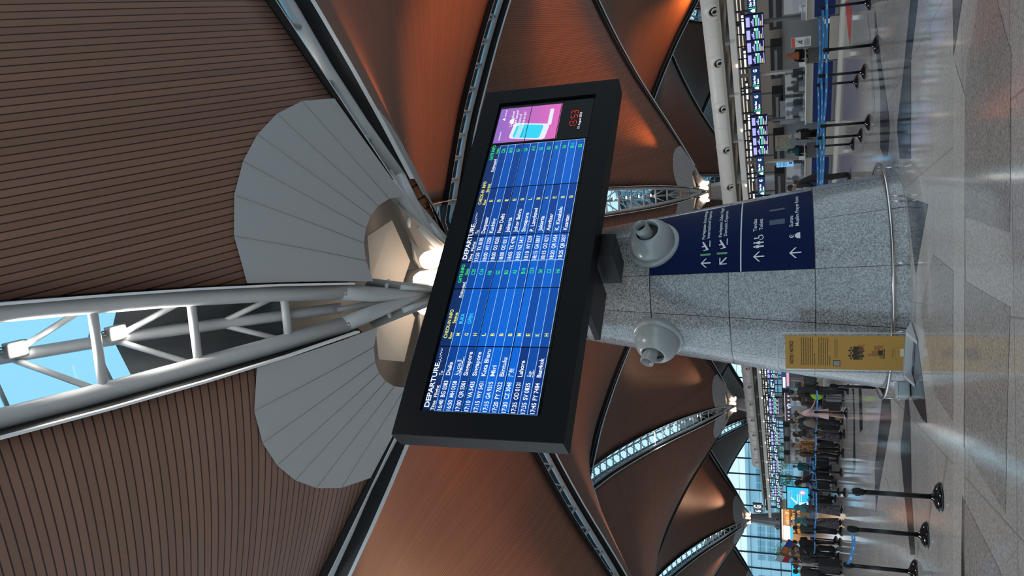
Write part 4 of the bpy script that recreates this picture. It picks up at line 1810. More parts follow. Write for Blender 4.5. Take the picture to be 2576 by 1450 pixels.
def make_screen():
    """four check-in screens in one tilted row; origin at its centre, x along, -y toward the hall"""
    r = thing('check_in_screen', 'screen', 'screen')
    m = MB()
    m.box((0, .04, 0), (.50, .06, .60), black_plastic, bevel=.008)
    m.build('casing', r)
    m = MB()
    def q(x0, z0, x1, z1, mt, off=0):
        m.face([(x0, .005-off, z0), (x1, .005-off, z0), (x1, .005-off, z1), (x0, .005-off, z1)], mt)
    q(-.24, -.28, .24, .28, sc_dark)
    q(-.22, .14, .16, .26, sc_lav, .002)
    for k in range(4):
        q(-.21+k*.075, .01, -.155+k*.075+.01, .05+.05*((k*7) % 3)/2, sc_lav, .002)
    q(-.20, -.10, .22, -.03, sc_grn, .002)
    q(-.20, -.17, .10, -.12, sc_lav, .002)
    q(.12, -.12, .22, .01, lit, .0015)
    q(-.20, -.23, -.02, -.19, sc_yel, .002)
    q(-.22, -.275, .22, -.25, sc_lav, .002)
    m.build('display', r, fix=False)
    m = MB()
    m.tube([(0, .06, .28), (0, .06, .575)], .02, black_metal, n=8)
    m.build('hanger', r)
    return r


def make_boxsign():
    r = thing('overhead_sign', 'sign', 'sign')
    m = MB()
    m.box((0, .06, 0), (1.08, .10, .30), dark_pan, bevel=.008)
    m.build('case', r)
    m = MB()
    m.face([(-.53, .008, -.14), (.53, .008, -.14), (.53, .008, .14), (-.53, .008, .14)], sg_navy)
    m.build('face', r, fix=False)
    m = MB()
    mp = lambda a, b: V((a, .005, b))
    fit_text(m, 'Daftar Masuk', -.27, .012, .40, .075, lit, mp, .02)
    fit_text(m, 'Check-in', -.27, -.10, .24, .07, lit, mp, .02)
    fit_text(m, 'G', .27, -.045, .12, .12, lit, mp, .04)
    m.build('lettering', r, fix=False)
    m = MB()
    m.face([(-.36, .005, -.115), (-.325, .005, -.115), (-.315, .005, .115), (-.35, .005, .115)], litg)
    m.build('green_bar', r, fix=False)
    m = MB()
    m.face([(-.50, .005, -.09), (-.38, .005, -.09), (-.38, .005, .0), (-.42, .005, .06), (-.46, .005, .04), (-.50, .005, -.02)], lit)
    m.build('pictogram', r, fix=False)
    for s_ in (-.45, .45):
        m = MB()
        m.box((s_, .06, .335), (.05, .05, .395), black_metal)
        m.build('hanger', r)
    return r


def make_strip():
    r = thing('number_strip', 'strip', 'sign')
    m = MB()
    m.box((0, .03, 0), (.9, .04, .12), dark_pan)
    m.box((0, .03, .16), (.04, .03, .22), dark_pan)
    m.build('case', r)
    m = MB()
    m.face([(-.38, .008, -.035), (.20, .008, -.035), (.20, .008, .035), (-.38, .008, .035)], lit)
    m.face([(.25, .008, -.035), (.36, .008, -.035), (.36, .008, .035), (.25, .008, .035)], lit)
    m.build('lit_panel', r, fix=False)
    return r


S_, B_, N__ = make_screen(), make_boxsign(), make_strip()
first = {'s': S_, 'b': B_, 'n': N__}
used = set()


def place(kind, p, label, group, scale=1.0):
    o = first[kind]
    if kind in used:
        o = dup(o, p, RZC, label, group)
    else:
        used.add(kind)
        o.location = p
        o.rotation_euler = (0, 0, RZC)
        o['label'] = label
        o['group'] = group
    return o


# local x direction after rotation: RZC -> +E1; text must read right-to-left of E1, so mirror by facing: use -E1 as reading direction
t = 16.3-4.4
cyc = 0
where = {1: 'right-hand bank under the canopy, before the drawing board', 2: 'second bank under the canopy, above the tan leaf poster'}
while t < 60:
    for k in range(4):
        lab = ('lit check-in screen of the '+where[cyc]) if cyc in where else 'lit check-in screen far along the island'
        place('s', I(t+.26+k*.51, 22.75, 2.66), lab, 'check-in screens, bank %d' % (cyc+1) if cyc in where else 'far check-in screens')
    for k in range(2):
        lab = {0: 'navy check-in sign cut by the right picture edge', 1: 'navy check-in sign between the two banks of screens', 2: 'navy check-in sign just right of the near column'}.get(cyc, 'navy check-in sign far along the island')
        place('b', I(t+2.05+.60+k*1.18, 22.75, 2.70), lab, 'navy check-in signs, %s' % ('near' if cyc < 3 else 'far'))
    for k in range(3):
        place('n', I(t+.6+k*1.45, 23.1, 3.04), 'small lit strip sign over the check-in screens', 'lit strip signs under the canopy')
    t += 4.4
    cyc += 1
#==PART4
qC = C1+DU*(4*L)-DR*(2*L)
nozzle(-70, 3.9, 'tiny round air nozzle low on the column before the glass wall', V((qC.x, qC.y, 0)), 'air nozzles on the column before the glass wall')
nozzle(-124, 3.9, 'tiny air nozzle turned aside on the column before the glass wall', V((qC.x, qC.y, 0)), 'air nozzles on the column before the glass wall')


def isl(X, Y, q):
    d = ray(X, Y)
    p = CAM+d*(q/d.dot(E2))
    return p.dot(E1), p.z


def ipanel(X0, Y0, X1, Y1, q):
    """pixel rectangle (X down the place, Y leftwards) -> t0,t1,z0,z1 on the island plane q"""
    Xm, Ym = (X0+X1)/2, (Y0+Y1)/2
    t0, _ = isl(Xm, Y0, q)
    t1, _ = isl(Xm, Y1, q)
    _, zt = isl(X0, Ym, q)
    _, zb = isl(X1, Ym, q)
    return t0, t1, zb, zt


def board(name, label, cat, X0, Y0, X1, Y1, q, mt, thick=.03, draw=None, stand=None, group=None):
    t0, t1, zb, zt = ipanel(X0, Y0, X1, Y1, q)
    c = I((t0+t1)/2, q, zb)
    r = thing(name, label, cat, c, group=group)
    w, h = abs(t1-t0), zt-zb
    m = MB()
    m.box(E3*(h/2), (w, thick, h), mt, AXI)
    m.build('panel', r)
    if draw:
        m = MB()
        # local drawing coordinates: x to the right as seen, z up, in metres
        draw(m, w, h, lambda x, z, off=0.0: -E1*x+E3*z-E2*(thick/2+.004+off))
        m.build('print', r, fix=False)
    if stand:
        m = MB()
        for s_ in (-1, 1):
            m.tube([E1*(s_*w*.35)-E3*(zb-stand), E1*(s_*w*.35)+E3*.1], .018, steel_w, n=8)
        m.build('stand', r)
    return r


def rectf(m, f, x0, z0, x1, z1, mt, off=0.0):
    m.face([f(x0, z0, off), f(x1, z0, off), f(x1, z1, off), f(x0, z1, off)], mt)


gpr = mat('grey_print', (.10, .10, .11), .6)
def d_pict(m, w, h, f):
    rectf(m, f, -w*.48, h*.80, w*.48, h*.98, mat('orange_red_print', (.55, .07, .02), .5))
    pts = [(-.05, .62), (.04, .66), (.10, .58), (.05, .55), (.09, .46), (.04, .40), (.0, .47), (-.08, .42), (-.12, .47), (-.04, .54)]
    m.face([f(x*w*2.2, z*h, .001) for x, z in pts], gpr)
    m.face([f(w*.18+.035*w*cos(a), h*.71+.035*w*2*sin(a), .001) for a in [k*pi/4 for k in range(8)]], gpr)
    for k in range(6):
        rectf(m, f, -w*.4, h*(.30-.045*k), w*(.38 if k % 2 else .25), h*(.32-.045*k), gpr, .001)


board('pictogram_board', 'white board with an orange top and a falling figure in the gap between counters', 'notice board', 1990, 93, 2040, 117, 22.75, mat('board_white', (.6, .6, .6), .5), draw=d_pict, stand=0)


def d_vase(m, w, h, f):
    for cx_ in (-w*.22, w*.25):
        pr = [(0, .92), (.04, .80), (.03, .70), (.07, .55), (.07, .2), (.0, .06)]
        pts = [(cx_+x*h, z*h) for x, z in pr]+[(cx_-x*h, z*h) for x, z in reversed(pr)]
        m.face([f(x, z) for x, z in pts], mat('vase_grey', (.22, .23, .26), .6))
board('drawing_board', 'pale grey board with two tall bottle drawings behind the second counter', 'board', 1962, 252, 2024, 311, 24.75, mat('pale_grey_board', (.42, .44, .47), .5), draw=d_vase, stand=0)


def d_leaf(m, w, h, f):
    rl_ = random.Random(5)
    for k in range(22):
        x, z = rl_.uniform(-.4, .4)*w, rl_.uniform(.08, .9)*h
        a = rl_.uniform(0, pi)
        c_, s_ = cos(a)*h*.09, sin(a)*h*.09
        m.face([f(x-c_, z-s_), f(x+s_*.3, z-c_*.3), f(x+c_, z+s_), f(x-s_*.3, z+c_*.3)], mat('leaf_print', (.16, .12, .07), .6))
board('leaf_poster', 'tan poster with dark leaves between the two banks of screens and the column', 'poster', 1950, 340, 1989, 379, 24.6, mat('tan_poster', (.58, .43, .27), .6), draw=d_leaf, stand=0)


def d_five(m, w, h, f):
    nb_ = emi('poster_navy', (.01, .04, .2))
    fit_text(m, '5', -w*.2, h*.25, w*.5, h*.22, nb_, lambda a, b: f(a, b), .03)
    for k in range(6):
        rectf(m, f, -w*.4, h*(.88-.06*k), w*(.3 if k % 2 else .38), h*(.90-.06*k), nb_)
    m.face([f(-w*.5, 0), f(w*.5, 0), f(w*.5, h*.12)], nb_)
board('lit_poster', 'glowing light blue poster with a large figure 5 near the column', 'poster', 1953, 399, 2014, 419, 23.9, emi('poster_cyan', (.16, .48, .80), 1.0), draw=d_five, stand=0)


def d_red(m, w, h, f):
    m.face([f(w*.15+.07*cos(a), h*.66+.07*sin(a)) for a in [k*pi/6 for k in range(12)]], mat('red_dot', (.35, .03, .03), .5))
    rectf(m, f, -w*.05, h*.48, w*.1, h*.56, gpr)
board('white_kiosk', 'white cabinet with a dark red dot, left of the near column', 'cabinet', 1989, 942, 2030, 976, 24.7, mat('kiosk_white', (.62, .62, .63), .5), thick=.5, draw=d_red)
board('white_kiosk', 'white cabinet behind the person with brown hair', 'cabinet', 1989, 990, 2030, 1040, 24.8, mat('kiosk_white', (.62, .62, .63), .5), thick=.5)


def d_band(m, w, h, f):
    rectf(m, f, -w*.48, h*.55, w*.1, h*.85, lit)
    rectf(m, f, -w*.4, h*.1, w*.45, h*.4, emi('pink_lit', (.8, .35, .4)))
board('lit_banner', 'dark blue lit banner with a white stripe beside the near column', 'banner', 1966, 930, 1987, 976, 23.4, emi('banner_navy', (.005, .04, .16)), draw=d_band)


def d_ring(m, w, h, f):
    rr = h*.62
    P = [(rr*cos(a), h*.0+rr*sin(a)) for a in [k*pi/16 for k in range(17)]]
    P2 = [(rr*.78*x/rr, rr*.78*z/rr) for x, z in reversed(P)]
    m.face([f(x+w*.05, z+.01) for x, z in P+P2], lit)
    m.face([f(x*.72+w*.05, z*.72+.01, .001) for x, z in P], emi('ring_blue', (.01, .2, .6)))
    rectf(m, f, -w*.5, h*.93, w*.5, h*1.0, emi('lit_pink_white', (.8, .6, .55)))
    for k in range(7):
        rectf(m, f, -w*.48+k*w*.14, h*.25, -w*.43+k*w*.14, h*.55, emi('bead_lit', (.9, .55, .45)), .001)
board('logo_banner', 'dark banner with a half ring in white and blue over the white cabinets', 'banner', 1974, 988, 1990, 1058, 23.3, emi('banner_dark', (.006, .012, .04)), draw=d_ring)
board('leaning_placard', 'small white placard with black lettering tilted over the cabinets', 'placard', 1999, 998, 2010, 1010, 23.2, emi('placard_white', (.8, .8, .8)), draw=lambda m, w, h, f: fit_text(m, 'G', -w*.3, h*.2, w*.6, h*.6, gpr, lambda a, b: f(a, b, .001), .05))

# shelves of glowing goods seen through the right end of the island
sh = board('lit_shelf', 'shelf of warm orange glowing goods far behind the first counter', 'shelf', 1950, 6, 1976, 62, 30.8, mat('shelf_dark', (.05, .03, .025), .6), thick=.3)
t0, t1, zb, zt = ipanel(1950, 6, 1976, 62, 30.8)
for k in range(7):
    m = MB()
    x = -(t1-t0)/2*.85+k*(t1-t0)*.85/6
    m.box(E1*x+E3*((zt-zb)*.45)-E2*.18, (.28, .1, (zt-zb)*(.45+.12*(k % 3))), emi('glowing_goods_%d' % (k % 3), [(1.0, .45, .2), (.8, .22, .08), (1.0, .8, .65)][k % 3], .8), AXI)  # warm shelf light put into the goods as their own glow
    m.build('goods', sh)

# overhead dark units behind the counters
k = 0
ou = None
t = 13.4
while t < 58:
    c = I(t, 25.2, 2.02)
    if ou is None:
        ou = thing('overhead_unit', 'dark equipment unit hanging behind the counters', 'equipment unit', c, group='dark units behind the counters')
        m = MB()
        m.box((0, 0, 0), (1.5, .5, .42), dark_pan, AXI, bevel=.02)
        m.build('cabinet', ou)
        for s_ in (-1, 1):
            m = MB()
            m.box(E1*(s_*.6)+E3*.70, (.05, .05, 1.06), grey_pan, AXI)
            m.build('hanger', ou)
        m = MB()
        m.box(-E2*.26+E3*.02, (1.2, .02, .10), beige, AXI)
        m.build('label_strip', ou)
    else:
        dup(ou, c)
    t += 2.25

# numbered gate sign standing on the canopy edge
t0, z0_ = isl(1932, 1268, 22.7)
t1, z1_ = isl(1904, 1290, 22.7)
gs = thing('row_sign', 'navy hanging sign reading 6G above the pointed canopy end', 'sign', I((t0+t1)/2, 22.7, 3.8))
m = MB()
m.box(E3*.42, (1.9, .1, .66), mat('sign_navy', (.01, .02, .05), .4), AXI)
m.build('panel', gs)
m = MB()
f_ = lambda a, b: -E1*a+E3*(b+.42)-E2*.06
fit_text(m, '6', -.75, -.20, .40, .40, lit, f_, .03)
fit_text(m, 'G', .05, -.24, .62, .50, lit, f_, .03)
m.build('lettering', gs, fix=False)
m = MB()
for s_ in (-.6, .6):
    m.box(E1*s_+E3*.06, (.06, .06, .12), black_metal, AXI)
m.build('foot', gs)

# ------------------------------------------------------------------ cyan advert screens, menu board, shop
def front_board(X0, Y0, X1, Y1, y):
    a, b = aty(X0, (Y0+Y1)/2, y), aty(X1, (Y0+Y1)/2, y)
    l_, r_ = aty((X0+X1)/2, Y1, y), aty((X0+X1)/2, Y0, y)
    return l_.x, r_.x, b.z, a.z


x0, x1, z0, z1 = front_board(1980, 1228, 2034, 1281, 50)
sc = thing('advert_screen', 'large bright cyan advert screen beyond the crowded lane', 'advert screen', ((x0+x1)/2, 50, 0))
w, h = x1-x0, z1-z0
m = MB()
m.box((0, .08, (z0+z1)/2), (w+.08, .12, h+.08), navy, bevel=.01)
m.box((0, .08, z0/2), (w*.8, .2, z0), dark_pan)
m.build('casing', sc)
def F2(x, z, off=0.0):
    return V((x*w, .015-off, z0+z*h))
m = MB()
m.face([F2(-.5, 0), F2(.5, 0), F2(.5, 1), F2(-.5, 1)], emi('cyan_screen', (.03, .58, .90)))
m.build('display', sc, fix=False)
m = MB()
wl_, pk_ = emi('ad_white', (.7, .9, 1.0)), emi('ad_pink', (.75, .3, .45))
fit_text(m, 'FLIGHT UPDATES', -.38*w, z0+.86*h, .72*w, .06*h, pk_, lambda a, b: V((a, .008, b)), .02)
fit_text(m, 'GET THE APP', -.10*w, z0+.75*h, .46*w, .055*h, pk_, lambda a, b: V((a, .008, b)), .02)
for k in range(3):
    m.face([F2(-.2, .50-.09*k, .008), F2(.2, .50-.09*k, .008), F2(.2, .54-.09*k, .008), F2(-.2, .54-.09*k, .008)], wl_)
m.face([F2(-.5+.08, .02, .008), F2(-.16, .02, .008), F2(-.20, .46, .008), F2(-.5+.06, .42, .008)], wl_)
m.face([F2(.28+.12*cos(a), .28+.16*sin(a), .008) for a in [k*pi/8 for k in range(16)]], pk_)
m.face([F2(.28+.07*cos(a), .28+.11*sin(a), .010) for a in [k*pi/8 for k in range(16)]], wl_)
m.face([F2(-.22, .50, .010), F2(.05, .80, .010), F2(.0, .84, .010), F2(-.28, .56, .010)], wl_)
m.build('picture', sc, fix=False)

x0, x1, z0, z1 = front_board(1992, 1424, 2012, 1462, 44)
sc2 = thing('advert_screen', 'small cyan screen under the leaning colourful menu board', 'advert screen', ((x0+x1)/2, 44, 0))
m = MB()
m.box((0, .08, (z0+z1)/2), (x1-x0+.06, .1, z1-z0+.06), navy)
m.box((0, .08, z0/2), ((x1-x0)*.8, .2, z0), white_pan)
m.build('casing', sc2)
m = MB()
m.face([((x0-x1)/2, .02, z0), ((x1-x0)/2, .02, z0), ((x1-x0)/2, .02, z1), ((x0-x1)/2, .02, z1)], emi('cyan_screen', (.03, .58, .90)))
m.build('display', sc2, fix=False)

# leaning menu board
PC = [aty(1984, 1358, 40), aty(1950, 1412, 40), aty(2008, 1421, 40.6), aty(2024, 1388, 40.6)]
mb_c = V((PC[3].x, 40.6, 0))
mb = thing('menu_board', 'leaning brown menu board covered with red, orange, blue and green tiles', 'menu board', mb_c)
brn = mat('board_brown', (.16, .085, .05), .6)
m = MB()
m.prism([p-mb_c for p in PC], V((0, .12, 0)), brn)
m.build('panel', mb)
def bl(u, v, off=.01):     # u along the top edge 0->1, v downwards
    a = PC[1].lerp(PC[0], u)
    b = PC[2].lerp(PC[3], u)
    return a.lerp(b, v)-mb_c-V((0, off, 0))
TILES = [(.0, .0, .30, .28, (.45, .52, .52)), (.0, .30, .30, .52, (.55, .02, .04)), (.0, .54, .30, .70, (.2, .5, .75)), (.0, .72, .30, .84, (.7, .14, .04)), (.0, .86, .30, .97, (.5, .4, .38)),
         (.42, .02, .70, .28, (.55, .17, .03)), (.42, .34, .58, .52, (.5, .45, .4)), (.42, .56, .58, .70, (.3, .55, .08)), (.42, .74, .58, .88, (.5, .42, .4)),
         (.72, .0, .98, .26, (.02, .06, .45)), (.62, .32, .78, .5, (.7, .42, .05)), (.62, .54, .74, .68, (.2, .4, .42)), (.84, .4, .92, .62, (.03, .025, .02))]
for (u0, v0, u1, v1, c_) in TILES:
    m = MB()
    m.face([bl(u0, v1), bl(u1, v1), bl(u1, v0), bl(u0, v0)], mat('tile_%d_%d' % (int(u0*100), int(v0*100)), c_, .5))
    m.build('menu_tile', mb, fix=False)
m = MB()
m.tube([V((0, .1, 0)), (PC[2]+PC[3])/2-mb_c+V((0, .1, 0))], .06, brn, n=8)
m.tube([V((-.5, .1, 0)), (PC[2]+PC[1])/2-mb_c+V((0, .1, 0))], .05, brn, n=8)
m.box((-.2, .1, .02), (1.0, .5, .04), brn)
m.build('stand', mb)

# shop behind the crowd
x0, x1, z0, z1 = front_board(1976, 1283, 2040, 1366, 78)
sp = thing('shop_front', 'warmly lit open shop with white and blue signs behind the crowded lane', 'shop', ((x0+x1)/2, 78, 0))
w = x1-x0
m = MB()
m.box((0, 3, 1.35), (w, .2, 2.7), mat('shop_wall', (.55, .42, .3), .7))
m.box((-w/2, 1.5, 1.35), (.15, 3, 2.7), mat('shop_wall', (.55, .42, .3), .7))
m.box((w/2, 1.5, 1.35), (.15, 3, 2.7), mat('shop_wall', (.55, .42, .3), .7))
m.build('walls', sp)
m = MB()
m.box((0, 1.5, 2.78), (w+.3, 3.3, .16), dark_pan)
m.build('canopy', sp)
m = MB()
m.box((0, 1.5, 2.66), (w*.9, 2.2, .05), emi('shop_ceiling_light', (1.0, .66, .38), 3.0))
m.build('ceiling_light', sp)
for k in range(4):
    m = MB()
    m.box((0, 2.6, .5+k*.5), (w*.94, .4, .05), mat('shelf_wood', (.35, .2, .1), .6))
    m.build('shelf', sp)
rs_ = random.Random(11)
for k in range(44):
    m = MB()
    c_ = rs_.choice([(.7, .3, .1), (.8, .55, .2), (.6, .1, .05), (.7, .65, .5), (.2, .3, .5), (.75, .45, .15)])
    hh = rs_.uniform(.18, .38)
    m.box((-w*.45+w*.9*((k % 11)+.5)/11, 2.5, .53+(k//11)*.5+hh/2), (rs_.uniform(.2, .4), .25, hh), mat('goods_%d' % (k % 9), c_, .6))
    m.build('goods', sp)
m = MB()
m.box((-w*.22, -.1, 2.25), (w*.42, .08, .62), emi('shop_sign_white', (.85, .95, 1.0), 1.3))
m.build('white_sign', sp)
m = MB()
m.box((-w*.22, -.16, 1.82), (w*.36, .06, .22), emi('shop_sign_blue', (.05, .5, .9), 1.2))
m.build('blue_sign', sp)
m = MB()
m.box((.1*w, -.02, .5), (w*.7, .6, 1.0), mat('shop_counter', (.5, .3, .14), .6))
m.build('shop_counter', sp)

# ------------------------------------------------------------------ people
def smat(n, c, r=.75):
    return mat('cloth_'+n, c, r)


skinA = mat('skin_light', (.50, .31, .23), .55)
skinB = mat('skin_tan', (.34, .19, .125), .55)
hairK = mat('hair_black', (.012, .009, .008), .5)
hairB = mat('hair_brown', (.06, .03, .018), .5)
hairG = mat('hair_grey', (.35, .34, .33), .6)
eyeM = mat('eye_dark', (.01, .008, .008), .3)
lipM = mat('lip', (.28, .10, .08), .5)


def skin_obj(name, verts, edges, mt, parent, lev=1):
    """connected skeleton with a radius per joint, grown by a Skin modifier"""
    bm = bmesh.new()
    sl = bm.verts.layers.skin.verify()
    vs = []
    for k, (p, r) in enumerate(verts):
        v = bm.verts.new(p)
        v[sl].radius = (r, r) if isinstance(r, (int, float)) else r
        v[sl].use_root = (k == 0)
        vs.append(v)
    for a, b in edges:
        bm.edges.new((vs[a], vs[b]))
    me = bpy.data.meshes.new(name)
    bm.to_mesh(me)
    bm.free()
    me.materials.append(mt)
    o = bpy.data.objects.new(name, me)
    COL.objects.link(o)
    o.parent = parent
    md = o.modifiers.new('skin', 'SKIN')
    md.use_smooth_shade = True
    sb = o.modifiers.new('sub', 'SUBSURF')
    sb.levels = sb.render_levels = lev
    return o


def person(label, pos, az, h=1.68, top=None, bottom=None, skin=skinA, hair=hairK, style='short', pose='down', lean=0.0, dress=None, dress_z=.1,
           sleeves='long', bare_legs=False, shoes=None, mask=False, group=None, stride=.0, twist=0.0):
    r = thing('person', label, 'person', pos, -radians(az), group)
    k = h/1.70
    top = top or smat('black', (.012, .012, .013))
    bottom = bottom or smat('black2', (.016, .016, .018))
    shoes = shoes or smat('shoe_black', (.02, .02, .02))
    cl, sl_ = cos(lean), sin(lean)

    def T(x, y, z):
        if z > .95:
            dz = z-.95
            y, z = y*cl+dz*sl_, .95+dz*cl-y*sl_
        return V((x*k, y*k, z*k))
    arms = {}
    for s_ in (-1, 1):
        if pose == 'down':
            a = [T(s_*.175, 0, 1.395), T(s_*.215, -.02, 1.13), T(s_*.225, .05, .90), T(s_*.222, .085, .82)]
        elif pose == 'phone':
            a = [T(s_*.175, 0, 1.395), T(s_*.225, .03, 1.14), T(s_*.10, .25, 1.18), T(s_*.065, .31, 1.23)]
        elif pose == 'forward':
            a = [T(s_*.175, 0, 1.395), T(s_*.215, .12, 1.17), T(s_*.18, .36, 1.06), T(s_*.17, .44, 1.04)]
        else:  # 'mixed'
            a = [T(s_*.175, 0, 1.395), T(s_*.215, .0, 1.13), (T(s_*.12, .24, 1.20) if s_ > 0 else T(s_*.22, .06, .9)), (T(s_*.08, .30, 1.25) if s_ > 0 else T(s_*.22, .09, .82))]
        arms[s_] = a
    V_ = [(T(0, 0, 1.0), .115*k), (T(0, 0, 1.15), .105*k), (T(0, 0, 1.30), .10*k), (T(0, 0, 1.45), .056*k), (T(0, .01, 1.515), .050*k),
          (T(0, .03, 1.565), .072*k), (T(0, .02, 1.63), (.078*k, .092*k)), (T(0, .01, 1.685), .05*k)]
    E_ = [(0, 1), (1, 2), (2, 3), (3, 4), (4, 5), (5, 6), (6, 7)]
    for s_ in (-1, 1):
        n0 = len(V_)
        st = stride*s_
        V_ += [(V((s_*.095*k, 0, .84*k)), .080*k), (V((s_*.10*k, (.02+st*.5)*k, .50*k)), .056*k), (V((s_*.10*k, (-.02+st)*k, .10*k)), .037*k), (V((s_*.11*k, (.12+st)*k, .035*k)), .032*k)]
        E_ += [(0, n0), (n0, n0+1), (n0+1, n0+2), (n0+2, n0+3)]
        n0 = len(V_)
        a = arms[s_]
        V_ += [(a[0], .052*k), (a[1], .038*k), (a[2], .026*k), (a[3], (.034*k, .018*k))]
        E_ += [(2, n0), (n0, n0+1), (n0+1, n0+2), (n0+2, n0+3)]
        hd = (a[3]-a[2]).normalized()
        sd_ = V((1, 0, 0)) if abs(hd.x) < .8 else V((0, 1, 0))
        sd_ = (sd_-hd*sd_.dot(hd)).normalized()
        bend = hd.cross(sd_)*(.3*s_)
        for q, (off, ln) in enumerate(((-.028, .062), (-.010, .075), (.009, .072), (.027, .058))):
            n1 = len(V_)
            p0 = a[3]+sd_*off*k+hd*.03*k
            V_ += [(p0, .009*k), (p0+(hd*ln*.55+bend*.01)*k, .008*k), (p0+(hd*ln+bend*.05)*k, .0065*k)]
            E_ += [(n0+3, n1), (n1, n1+1), (n1+1, n1+2)]
        n1 = len(V_)
        th_ = a[2].lerp(a[3], .45)-sd_*.03*k
        V_ += [(th_, .010*k), (th_+(hd*.045-sd_*.02)*k, .008*k)]
        E_ += [(n0+2, n1), (n1, n1+1)]
    # nose and ears grow out of the head
    n0 = len(V_)
    V_ += [(T(0, .108, 1.605), .012*k)]
    E_ += [(6, n0)]
    for s_ in (-1, 1):
        n0 = len(V_)
        V_ += [(T(s_*.082, .015, 1.615), .014*k)]
        E_ += [(6, n0)]
    skin_obj('body', V_, E_, skin, r)
    # eyes and mouth
    m = MB()
    for s_ in (-1, 1):
        m.sphere(T(s_*.030, .098, 1.632), .010*k, eyeM, seg=6)
    m.build('eyes', r)
    m = MB()
    if mask:
        m.sphere(T(0, .062, 1.578), .062*k, mat('face_mask', (.45, .68, .75), .7), sc=(1, .75, .72), seg=10)
        m.build('face_mask', r)
    else:
        m.sphere(T(0, .097, 1.566), .022*k, lipM, sc=(1, .3, .3), seg=6)
        m.build('mouth', r)
    # top: lofted torso with sleeves
    m = MB()

    def loft(rings, mt, n=18):
        R_ = []
        for c_, rx, ry in rings:
            R_.append([m.bm.verts.new(c_+V((rx*k*cos(2*pi*q/n), ry*k*sin(2*pi*q/n), 0))) for q in range(n)])
        for A, B in zip(R_, R_[1:]):
            for q in range(n):
                f = m.bm.faces.new((A[q], A[(q+1) % n], B[(q+1) % n], B[q]))
                f.material_index = m.mi(mt)
                f.smooth = True
        for rg in (R_[0], R_[-1]):
            m.bm.faces.new(rg).material_index = m.mi(mt)
    loft([(T(0, .0, .80), .172, .125), (T(0, 0, .90), .170, .128), (T(0, 0, 1.05), .150, .115), (T(0, .0, 1.20), .165, .125), (T(0, 0, 1.32), .190, .125),
          (T(0, 0, 1.39), .185, .105), (T(0, 0, 1.435), .12, .08), (T(0, .0, 1.475), .068, .062)], top)
    for s_ in (-1, 1):
        a = arms[s_]
        sh_ = a[0]+V((-s_*.04*k, 0, -.005*k))
        if sleeves == 'long':
            m.tube([sh_, a[0]+V((s_*.01*k, 0, -.02*k)), a[0].lerp(a[1], .5), a[1], a[1].lerp(a[2], .5), a[1].lerp(a[2], .95)], .05, top, n=12, rs=[.062*k, .066*k, .058*k, .050*k, .045*k, .040*k])
        else:
            m.tube([sh_, a[0]+V((s_*.01*k, 0, -.02*k)), a[0].lerp(a[1], .5), a[0].lerp(a[1], .92)], .05, top, n=12, rs=[.062*k, .068*k, .064*k, .062*k])
    m.build('top', r)
    if dress:
        m = MB()
        n = 20
        rings = []
        prof = [(.98, .155, .115), (.86, .185, .145)]+([(.6, .20, .17), (dress_z+.15, .235, .20), (dress_z, .25, .215)] if dress_z < .4 else [(.74, .20, .165), (dress_z, .215, .185)])
        for z, rx, ry in prof:
            rings.append([m.bm.verts.new((rx*k*cos(2*pi*q/n)*(1+.04*(q % 2)*(z < .7)), ry*k*sin(2*pi*q/n)*(1+.04*(q % 2)*(z < .7)), z*k)) for q in range(n)])
        mi = m.mi(dress)
        for A, B in zip(rings, rings[1:]):
            for q in range(n):
                f = m.bm.faces.new((A[q], A[(q+1) % n], B[(q+1) % n], B[q]))
                f.material_index = mi
                f.smooth = True
        f = m.bm.faces.new(rings[0])
        f.material_index = mi
        m.build('skirt', r)
    if not bare_legs:
        m = MB()
        loft([(V((0, 0, .74*k)), .150, .105), (V((0, 0, .84*k)), .170, .122), (V((0, 0, .96*k)), .150, .112), (V((0, 0, 1.0*k)), .14, .105)], bottom)
        for s_ in (-1, 1):
            st = stride*s_
            m.tube([V((s_*.082*k, 0, .86*k)), V((s_*.088*k, .01*k, .74*k)), V((s_*.10*k, (.02+st*.5)*k, .50*k)), V((s_*.10*k, (-.005+st*.8)*k, .30*k)), V((s_*.10*k, (-.02+st)*k, .07*k))], .08, bottom, n=14,
                   rs=[.085*k, .092*k, .074*k, .068*k, .064*k])
        m.build('trousers', r)
    for s_ in (-1, 1):
        st = stride*s_
        m = MB()
        m.sphere((s_*.105*k, (.05+st)*k, .045*k), .13*k, shoes, sc=(.36, 1.0, .34), seg=12)
        m.build('shoe', r)
    # hair or headwear
    m = MB()
    hc = T(0, -.008, 1.645)
    up_ = (T(0, 0, 1.7)-T(0, 0, 1.6)).normalized()
    fw = V((0, cl, -sl_))
    axh = (V((1, 0, 0)), fw, up_)
    if style == 'hijab':
        hm = hair
        m.sphere(hc+fw*-.005, .118*k, hm, sc=(.92, 1.0, 1.08), ax=axh)
        m.lathe([(.085*k, -.02), (.10*k, -.10), (.15*k, -.20), (.21*k, -.31), (.20*k, -.33)], hm, base=hc, axis=up_, n=16, cap=False)
        m.build('headscarf', r)
        m = MB()
        m.sphere(T(0, .055, 1.61), .075*k, skin, sc=(.86, 1, 1.1), seg=12, ax=axh)
        m.build('face', r)
        m = MB()
        for s_ in (-1, 1):
            m.sphere(T(s_*.028, .125, 1.625), .009*k, eyeM, seg=6)
        m.build('eyes', r)
    elif style == 'cap':
        m.sphere(hc+up_*.015, .104*k, hair, sc=(.9, 1.05, .85), ax=axh)
        m.box(hc+fw*.12+up_*.01, (.12*k, .09*k, .012), hair, axh, bevel=.003)
        m.build('cap', r)
    elif style == 'hood':
